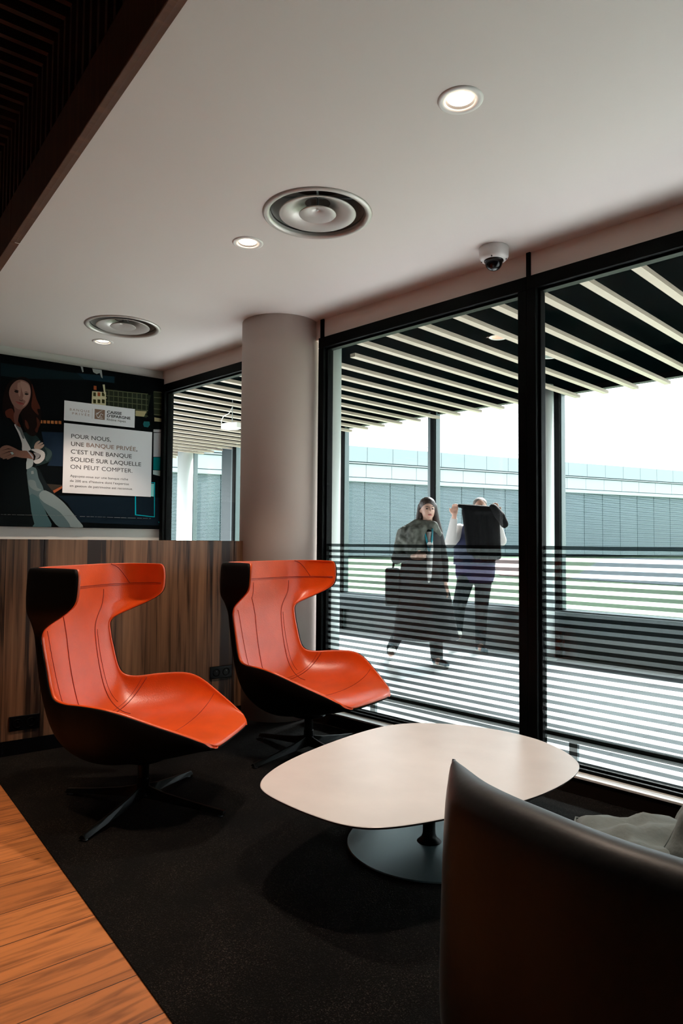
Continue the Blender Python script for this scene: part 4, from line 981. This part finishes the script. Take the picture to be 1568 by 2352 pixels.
def hand_caps(wrist, d, side, up, curl=.5):
    wrist = Vector(wrist); d = Vector(d).normalized(); side = Vector(side).normalized(); up = Vector(up).normalized()
    c = [(wrist, .026, wrist+d*.03, .028)]
    for o_ in (-.026, -.009, .009, .026): c.append((wrist+d*.03+side*o_*.7, .015, wrist+d*.085+side*o_, .0125))
    c += finger_caps(wrist+d*.088, d, side, up, curl=curl)
    th = wrist+d*.035-side*.028; c += [(th, .014, th-side*.025+d*.03, .011), (th-side*.025+d*.03, .0105, th-side*.030+d*.058+up*.012, .009)]
    return c
def shoe(parent, x, y, z, yaw, pitch=0, name='shoe'):
    R4 = Matrix.Translation((x, y, z)) @ Matrix.Rotation(yaw, 4, 'Z') @ Matrix.Rotation(pitch, 4, 'X')
    caps = [(R4 @ Vector((0, .05, .05)), .042, R4 @ Vector((0, -.04, .045)), .040), (R4 @ Vector((0, -.04, .045)), .038, R4 @ Vector((0, -.15, .036)), .032), (R4 @ Vector((0, .03, .06)), .042, R4 @ Vector((0, .03, .10)), .040)]
    s = blob(name, caps, M['shoe'], parent, .008, 3)
    bm = bmesh.new(); pts = []
    for k in range(24):
        a = 2*PI*k/24; pts.append((.045*math.cos(a)*(1-.15*(math.sin(a) > 0)), -.045+.135*math.sin(a)))
    lo = [bm.verts.new(R4 @ Vector((p[0], p[1], .002))) for p in pts]; hi = [bm.verts.new(R4 @ Vector((p[0], p[1], .026))) for p in pts]
    bm.faces.new(lo[::-1]); bm.faces.new(hi)
    for i in range(24): bm.faces.new((lo[i], lo[(i+1) % 24], hi[(i+1) % 24], hi[i]))
    obj('sole', bm, M['shoesole'], s)
    for k in range(3):
        bm = bmesh.new()
        for sd in (-1, 1):
            tube(bm, [R4 @ Vector((sd*.043, -.02-.022*k, .025)), R4 @ Vector((sd*.041, -.032-.022*k, .05)), R4 @ Vector((sd*.030, -.04-.022*k, .070))], .0035, 6)
        obj('stripe', bm, M['shoesole'], s)
    return s
def face(parent, c, yaw, s=1.0):
    """eyes, brows, mouth on a head centred at c looking to -y turned by yaw"""
    R4 = Matrix.Translation(c) @ Matrix.Rotation(yaw, 4, 'Z')
    for sd in (-1, 1):
        bm = bmesh.new(); bmesh.ops.create_uvsphere(bm, u_segments=12, v_segments=8, radius=1, matrix=R4 @ Matrix.Translation((sd*.031, -.083, .008)) @ Matrix.Diagonal((.013, .008, .0065, 1))); obj('eye', bm, M['eye'], parent, smooth=True)
        bm = bmesh.new(); tube(bm, [R4 @ Vector((sd*.016, -.094, .028)), R4 @ Vector((sd*.032, -.092, .033)), R4 @ Vector((sd*.048, -.080, .027))], .0028, 6); obj('eyebrow', bm, M['hair'], parent, smooth=True)
    bm = bmesh.new(); bmesh.ops.create_uvsphere(bm, u_segments=16, v_segments=8, radius=1, matrix=R4 @ Matrix.Translation((0, -.090, -.055)) @ Matrix.Diagonal((.024, .010, .008, 1))); obj('mouth', bm, M['lip'], parent, smooth=True)
def head_caps(c, yaw=0):
    R4 = Matrix.Translation(c) @ Matrix.Rotation(yaw, 4, 'Z'); V = lambda *a: R4 @ Vector(a)
    return [(V(0, .012, .035), (.074, .092, .085)), (V(0, -.015, -.02), (.064, .078, .085)), (V(0, -.035, -.062), .042, V(0, -.050, -.080), .030),
            (V(0, -.088, .020), .008, V(0, -.103, -.018), .013), (V(-.074, .005, -.002), .012, V(-.076, .008, -.022), .010), (V(.074, .005, -.002), .012, V(.076, .008, -.022), .010)]
def local_rot(x, y): return math.atan2(-x, y)+0.0
# --- woman in the long coat (local -y looks to the lounge, +x is picture right)
wm = thing('person', 'woman with long dark hair, grey scarf and long dark coat walking with a bag', 'person', (-4.40, 5.59, 0), math.radians(38), world=False)
hc = Vector((.045, -.02, 1.585)); yaw = .25
bc = head_caps(hc, yaw)+[
    (Vector((.03, .0, 1.36)), .052, hc+Vector((0, .01, -.06)), .050),
    (Vector((-.13, 0, 1.33)), .060, Vector((.11, 0, 1.33)), .052), (Vector((0, 0, 1.28)), (.17, .11, .14)), (Vector((-.01, 0, 1.08)), (.14, .10, .16)), (Vector((-.01, .01, .93)), (.165, .115, .13)),
    (Vector((-.16, 0, 1.33)), .045, Vector((-.27, -.03, 1.08)), .036), (Vector((-.27, -.03, 1.08)), .034, Vector((-.12, -.17, 1.11)), .024),
    (Vector((.15, 0, 1.32)), .045, Vector((.21, .05, 1.06)), .036), (Vector((.21, .05, 1.06)), .033, Vector((.22, -.04, .84)), .023),
    (Vector((-.08, .01, .90)), .085, Vector((-.17, -.02, .50)), .055), (Vector((-.17, -.02, .50)), .052, Vector((-.33, .22, .14)), .035), (Vector((-.33, .22, .14)), .034, Vector((-.335, .20, .08)), .034),
    (Vector((.08, 0, .90)), .085, Vector((.11, -.04, .48)), .055), (Vector((.11, -.04, .48)), .052, Vector((.14, .0, .10)), .036), (Vector((.14, 0, .10)), .034, Vector((.15, -.06, .05)), .03)]
bc += hand_caps((-.12, -.17, 1.11), (.95, -.1, .05), (0, -.1, -1), (0, 1, 0), .45)
bc += hand_caps((.22, -.04, .84), (0, -.1, -1), (1, 0, 0), (0, -1, 0), .5)
blob('body', bc, M['skin'], wm, .0075, 3)
face(wm, hc, yaw)
R4 = Matrix.Translation(hc) @ Matrix.Rotation(yaw, 4, 'Z'); V = lambda *a: R4 @ Vector(a)
blob('hair', [(V(0, .022, .055), (.086, .098, .083)), (V(-.070, .03, .04), .030, V(-.085, .04, -.10), .034), (V(.070, .02, .045), .032, V(.095, .03, -.10), .038), (V(.095, .03, -.10), .038, V(.135, .03, -.24), .036), (V(.135, .03, -.24), .036, V(.15, .0, -.34), .02), (V(0, .06, .0), .07, V(0, .08, -.18), .07)], M['hair'], wm, .009, 4)
loft('coat', [(.0, .0, 1.40, .10, .08), (0, .0, 1.365, .17, .11), (-.01, .0, 1.28, .20, .135), (-.02, .0, 1.10, .20, .14), (-.02, .0, .92, .23, .16), (.0, .01, .70, .27, .19), (.01, .02, .45, .305, .22), (.02, .03, .27, .33, .24)], M['coat'], wm, ruffle=.06, seed=3)
blob('coat_sleeve', [(Vector((-.17, 0, 1.33)), .065, Vector((-.275, -.03, 1.08)), .056), (Vector((-.275, -.03, 1.08)), .054, Vector((-.14, -.155, 1.11)), .042)], M['coat'], wm, .010, 4)
blob('coat_sleeve', [(Vector((.15, 0, 1.32)), .058, Vector((.21, .05, 1.06)), .050), (Vector((.21, .05, 1.06)), .049, Vector((.215, -.02, .87)), .043)], M['coat'], wm, .010, 4)
bm = bmesh.new(); rings = []
for s, (x, z) in enumerate([(.06, 1.36), (.07, 1.2), (.06, 1.0), (.05, .85)]):
    rings.append([bm.verts.new((x-.03+.06*q/6, -.125-.02*math.sin(q/6*PI)-.015*(s > 0), z)) for q in range(7)])
for a, b in zip(rings, rings[1:]):
    for q in range(6): bm.faces.new((a[q], a[q+1], b[q+1], b[q]))
so = obj('shirt', bm, M['shirt'], wm, smooth=True); so.modifiers.new('s', 'SOLIDIFY').thickness = .012
blob('scarf', [(Vector((-.07, -.02, 1.44)), .055, Vector((.10, -.06, 1.42)), .055), (Vector((-.08, .06, 1.43)), .05, Vector((.10, .05, 1.43)), .05), (Vector((-.06, -.04, 1.44)), .055, Vector((-.20, -.02, 1.34)), .07), (Vector((-.20, -.02, 1.34)), .075, Vector((-.23, -.04, 1.18)), .075), (Vector((-.10, -.10, 1.36)), .07, Vector((-.12, -.13, 1.15)), .065), (Vector((-.19, -.06, 1.36)), .06, Vector((-.05, -.15, 1.24)), .03), (Vector((-.22, -.09, 1.30)), .035, Vector((-.08, -.17, 1.17)), .03), (Vector((-.02, -.09, 1.38)), .06, Vector((-.03, -.13, 1.20)), .05), (Vector((.10, -.05, 1.42)), .05, Vector((.145, -.03, 1.34)), .045)], M['scarf'], wm, .010, 3)
ly = [(-.0, -.10, 1.40), (.035, -.16, 1.27), (.06, -.17, 1.14), (.085, -.165, 1.27), (.09, -.11, 1.39)]
bm = bmesh.new(); tube(bm, ly, .010, 8); o = obj('lanyard', bm, M['teal'], wm, smooth=True)
bm = bmesh.new(); cyl(bm, (.062, -.178, 1.235), (.062, -.184, 1.235), .024, 24); obj('badge', bm, M['shirt'], o)
loft('trouser_leg', [(.11, -.035, .52, .075, .08), (.13, -.01, .25, .068, .07), (.14, .01, .075, .062, .068)], M['navy'], wm)
blob('trouser_leg', [(Vector((-.17, -.02, .50)), .070, Vector((-.33, .22, .13)), .056)], M['navy'], wm, .010, 3)
shoe(wm, .155, .0, .0, .55)
shoe(wm, -.335, .24, .06, .15, -.55)
# bag carried at her side
bg_ = thing('handbag', 'dark rectangular bag hanging at the side of the walking woman', 'bag', (-4.40, 5.59, 0), math.radians(38), world=False)
obj('bag_body', bx((-.385, -.10, .60), (-.24, .14, .99)), M['bag'], bg_, bevel=.02)
bm = bmesh.new(); tube(bm, [(-.31, -.06, .98), (-.29, -.05, 1.15), (-.24, -.02, 1.36), (-.22, .05, 1.37), (-.29, .08, 1.15), (-.31, .08, .98)], .009, 8); obj('strap', bm, M['bag'], bg_, smooth=True)
# --- man holding up a black jacket
mn = thing('person', 'man in white shirt and blue vest holding a black jacket up before his face', 'person', (-4.52, 6.72, 0), math.radians(35), world=False)
hc = Vector((.045, .02, 1.655))
bc = head_caps(hc, -.1)+[
    (Vector((.02, .02, 1.42)), .058, hc+Vector((0, .01, -.06)), .056),
    (Vector((-.17, .02, 1.40)), .068, Vector((.18, .02, 1.40)), .068), (Vector((0, .02, 1.33)), (.20, .125, .15)), (Vector((0, .02, 1.12)), (.17, .11, .17)), (Vector((0, .02, .98)), (.17, .12, .13)),
    (Vector((-.20, .0, 1.40)), .055, Vector((-.285, -.13, 1.26)), .045), (Vector((-.285, -.13, 1.26)), .042, Vector((-.245, -.25, 1.55)), .028),
    (Vector((.20, .0, 1.40)), .055, Vector((.265, -.12, 1.28)), .045), (Vector((.265, -.12, 1.28)), .042, Vector((.215, -.24, 1.56)), .028),
    (Vector((.09, .02, .95)), .095, Vector((.06, .0, .52)), .062), (Vector((.06, .0, .52)), .058, Vector((.05, .02, .10)), .040), (Vector((.05, .02, .10)), .038, Vector((.055, -.05, .05)), .034),
    (Vector((-.09, .02, .95)), .095, Vector((-.19, -.12, .55)), .062), (Vector((-.19, -.12, .55)), .058, Vector((-.21, .12, .20)), .040), (Vector((-.21, .12, .20)), .038, Vector((-.21, .09, .15)), .034)]
bc += hand_caps((-.245, -.25, 1.55), (.08, -.05, 1), (1, 0, 0), (.2, -.9, -.2), .8)
bc += hand_caps((.215, -.24, 1.56), (-.08, -.05, 1), (-1, 0, 0), (-.2, -.9, -.2), .8)
blob('body', bc, M['skin'], mn, .0075, 3)
face(mn, hc, -.1)
blob('hair', [(hc+Vector((0, .022, .050)), (.082, .092, .078))], M['hairgrey'], mn, .009, 4)
blob('shirt_sleeve', [(Vector((-.19, .0, 1.40)), .078, Vector((-.29, -.13, 1.26)), .070), (Vector((-.29, -.13, 1.26)), .066, Vector((-.25, -.23, 1.52)), .040)], M['shirt'], mn, .010, 3)
blob('shirt_sleeve', [(Vector((.19, .0, 1.40)), .078, Vector((.27, -.12, 1.28)), .070), (Vector((.27, -.12, 1.28)), .066, Vector((.22, -.22, 1.53)), .040)], M['shirt'], mn, .010, 3)
loft('vest', [(0, .02, 1.47, .10, .08), (0, .02, 1.44, .19, .12), (-.01, .02, 1.34, .245, .15), (-.02, .02, 1.15, .235, .15), (-.02, .02, 1.00, .24, .15)], M['vest'], mn)
loft('shirt_tail', [(-.01, .02, 1.01, .225, .14), (-.01, .02, .90, .225, .145), (-.01, .02, .80, .20, .14)], M['violet'], mn)
blob('trousers', [(Vector((-.08, .02, .93)), .12, Vector((.08, .02, .93)), .12), (Vector((.09, .02, .93)), .108, Vector((.06, .0, .52)), .078), (Vector((.06, 0, .52)), .074, Vector((.05, .02, .12)), .062), (Vector((-.09, .02, .93)), .108, Vector((-.19, -.12, .55)), .078), (Vector((-.19, -.12, .55)), .072, Vector((-.21, .11, .22)), .056)], M['navy'], mn, .011, 3)
shoe(mn, .05, .02, .0, .35)
shoe(mn, -.21, .12, .14, .1, -.5)
jk = thing('jacket', 'black jacket held up with both hands by the man in the corridor', 'jacket', (-4.52, 6.72, 0), math.radians(35), world=False)
blob('jacket_body', [(Vector((-.19, -.30, 1.665)), .022, Vector((.20, -.31, 1.62)), .040), (Vector((.02, -.31, 1.60)), .05, Vector((.19, -.31, 1.60)), .05), (Vector((.05, -.30, 1.6)), .055, Vector((.09, -.28, 1.1)), .06), (Vector((.15, -.30, 1.6)), .055, Vector((.17, -.28, 1.1)), .06), (Vector((-.02, -.30, 1.60)), .045, Vector((.0, -.28, 1.12)), .05), (Vector((-.12, -.30, 1.61)), .045, Vector((-.07, -.28, 1.16)), .04), (Vector((-.07, -.30, 1.61)), .045, Vector((-.03, -.28, 1.16)), .04), (Vector((.22, -.30, 1.58)), .03, Vector((.235, -.28, 1.10)), .035)], M['blackcloth'], jk, .010, 3)
blob('jacket_sleeve', [(Vector((.18, -.32, 1.64)), .05, Vector((.26, -.34, 1.54)), .055), (Vector((.26, -.34, 1.54)), .052, Vector((.30, -.34, 1.46)), .045)], M['blackcloth'], jk, .010, 3)
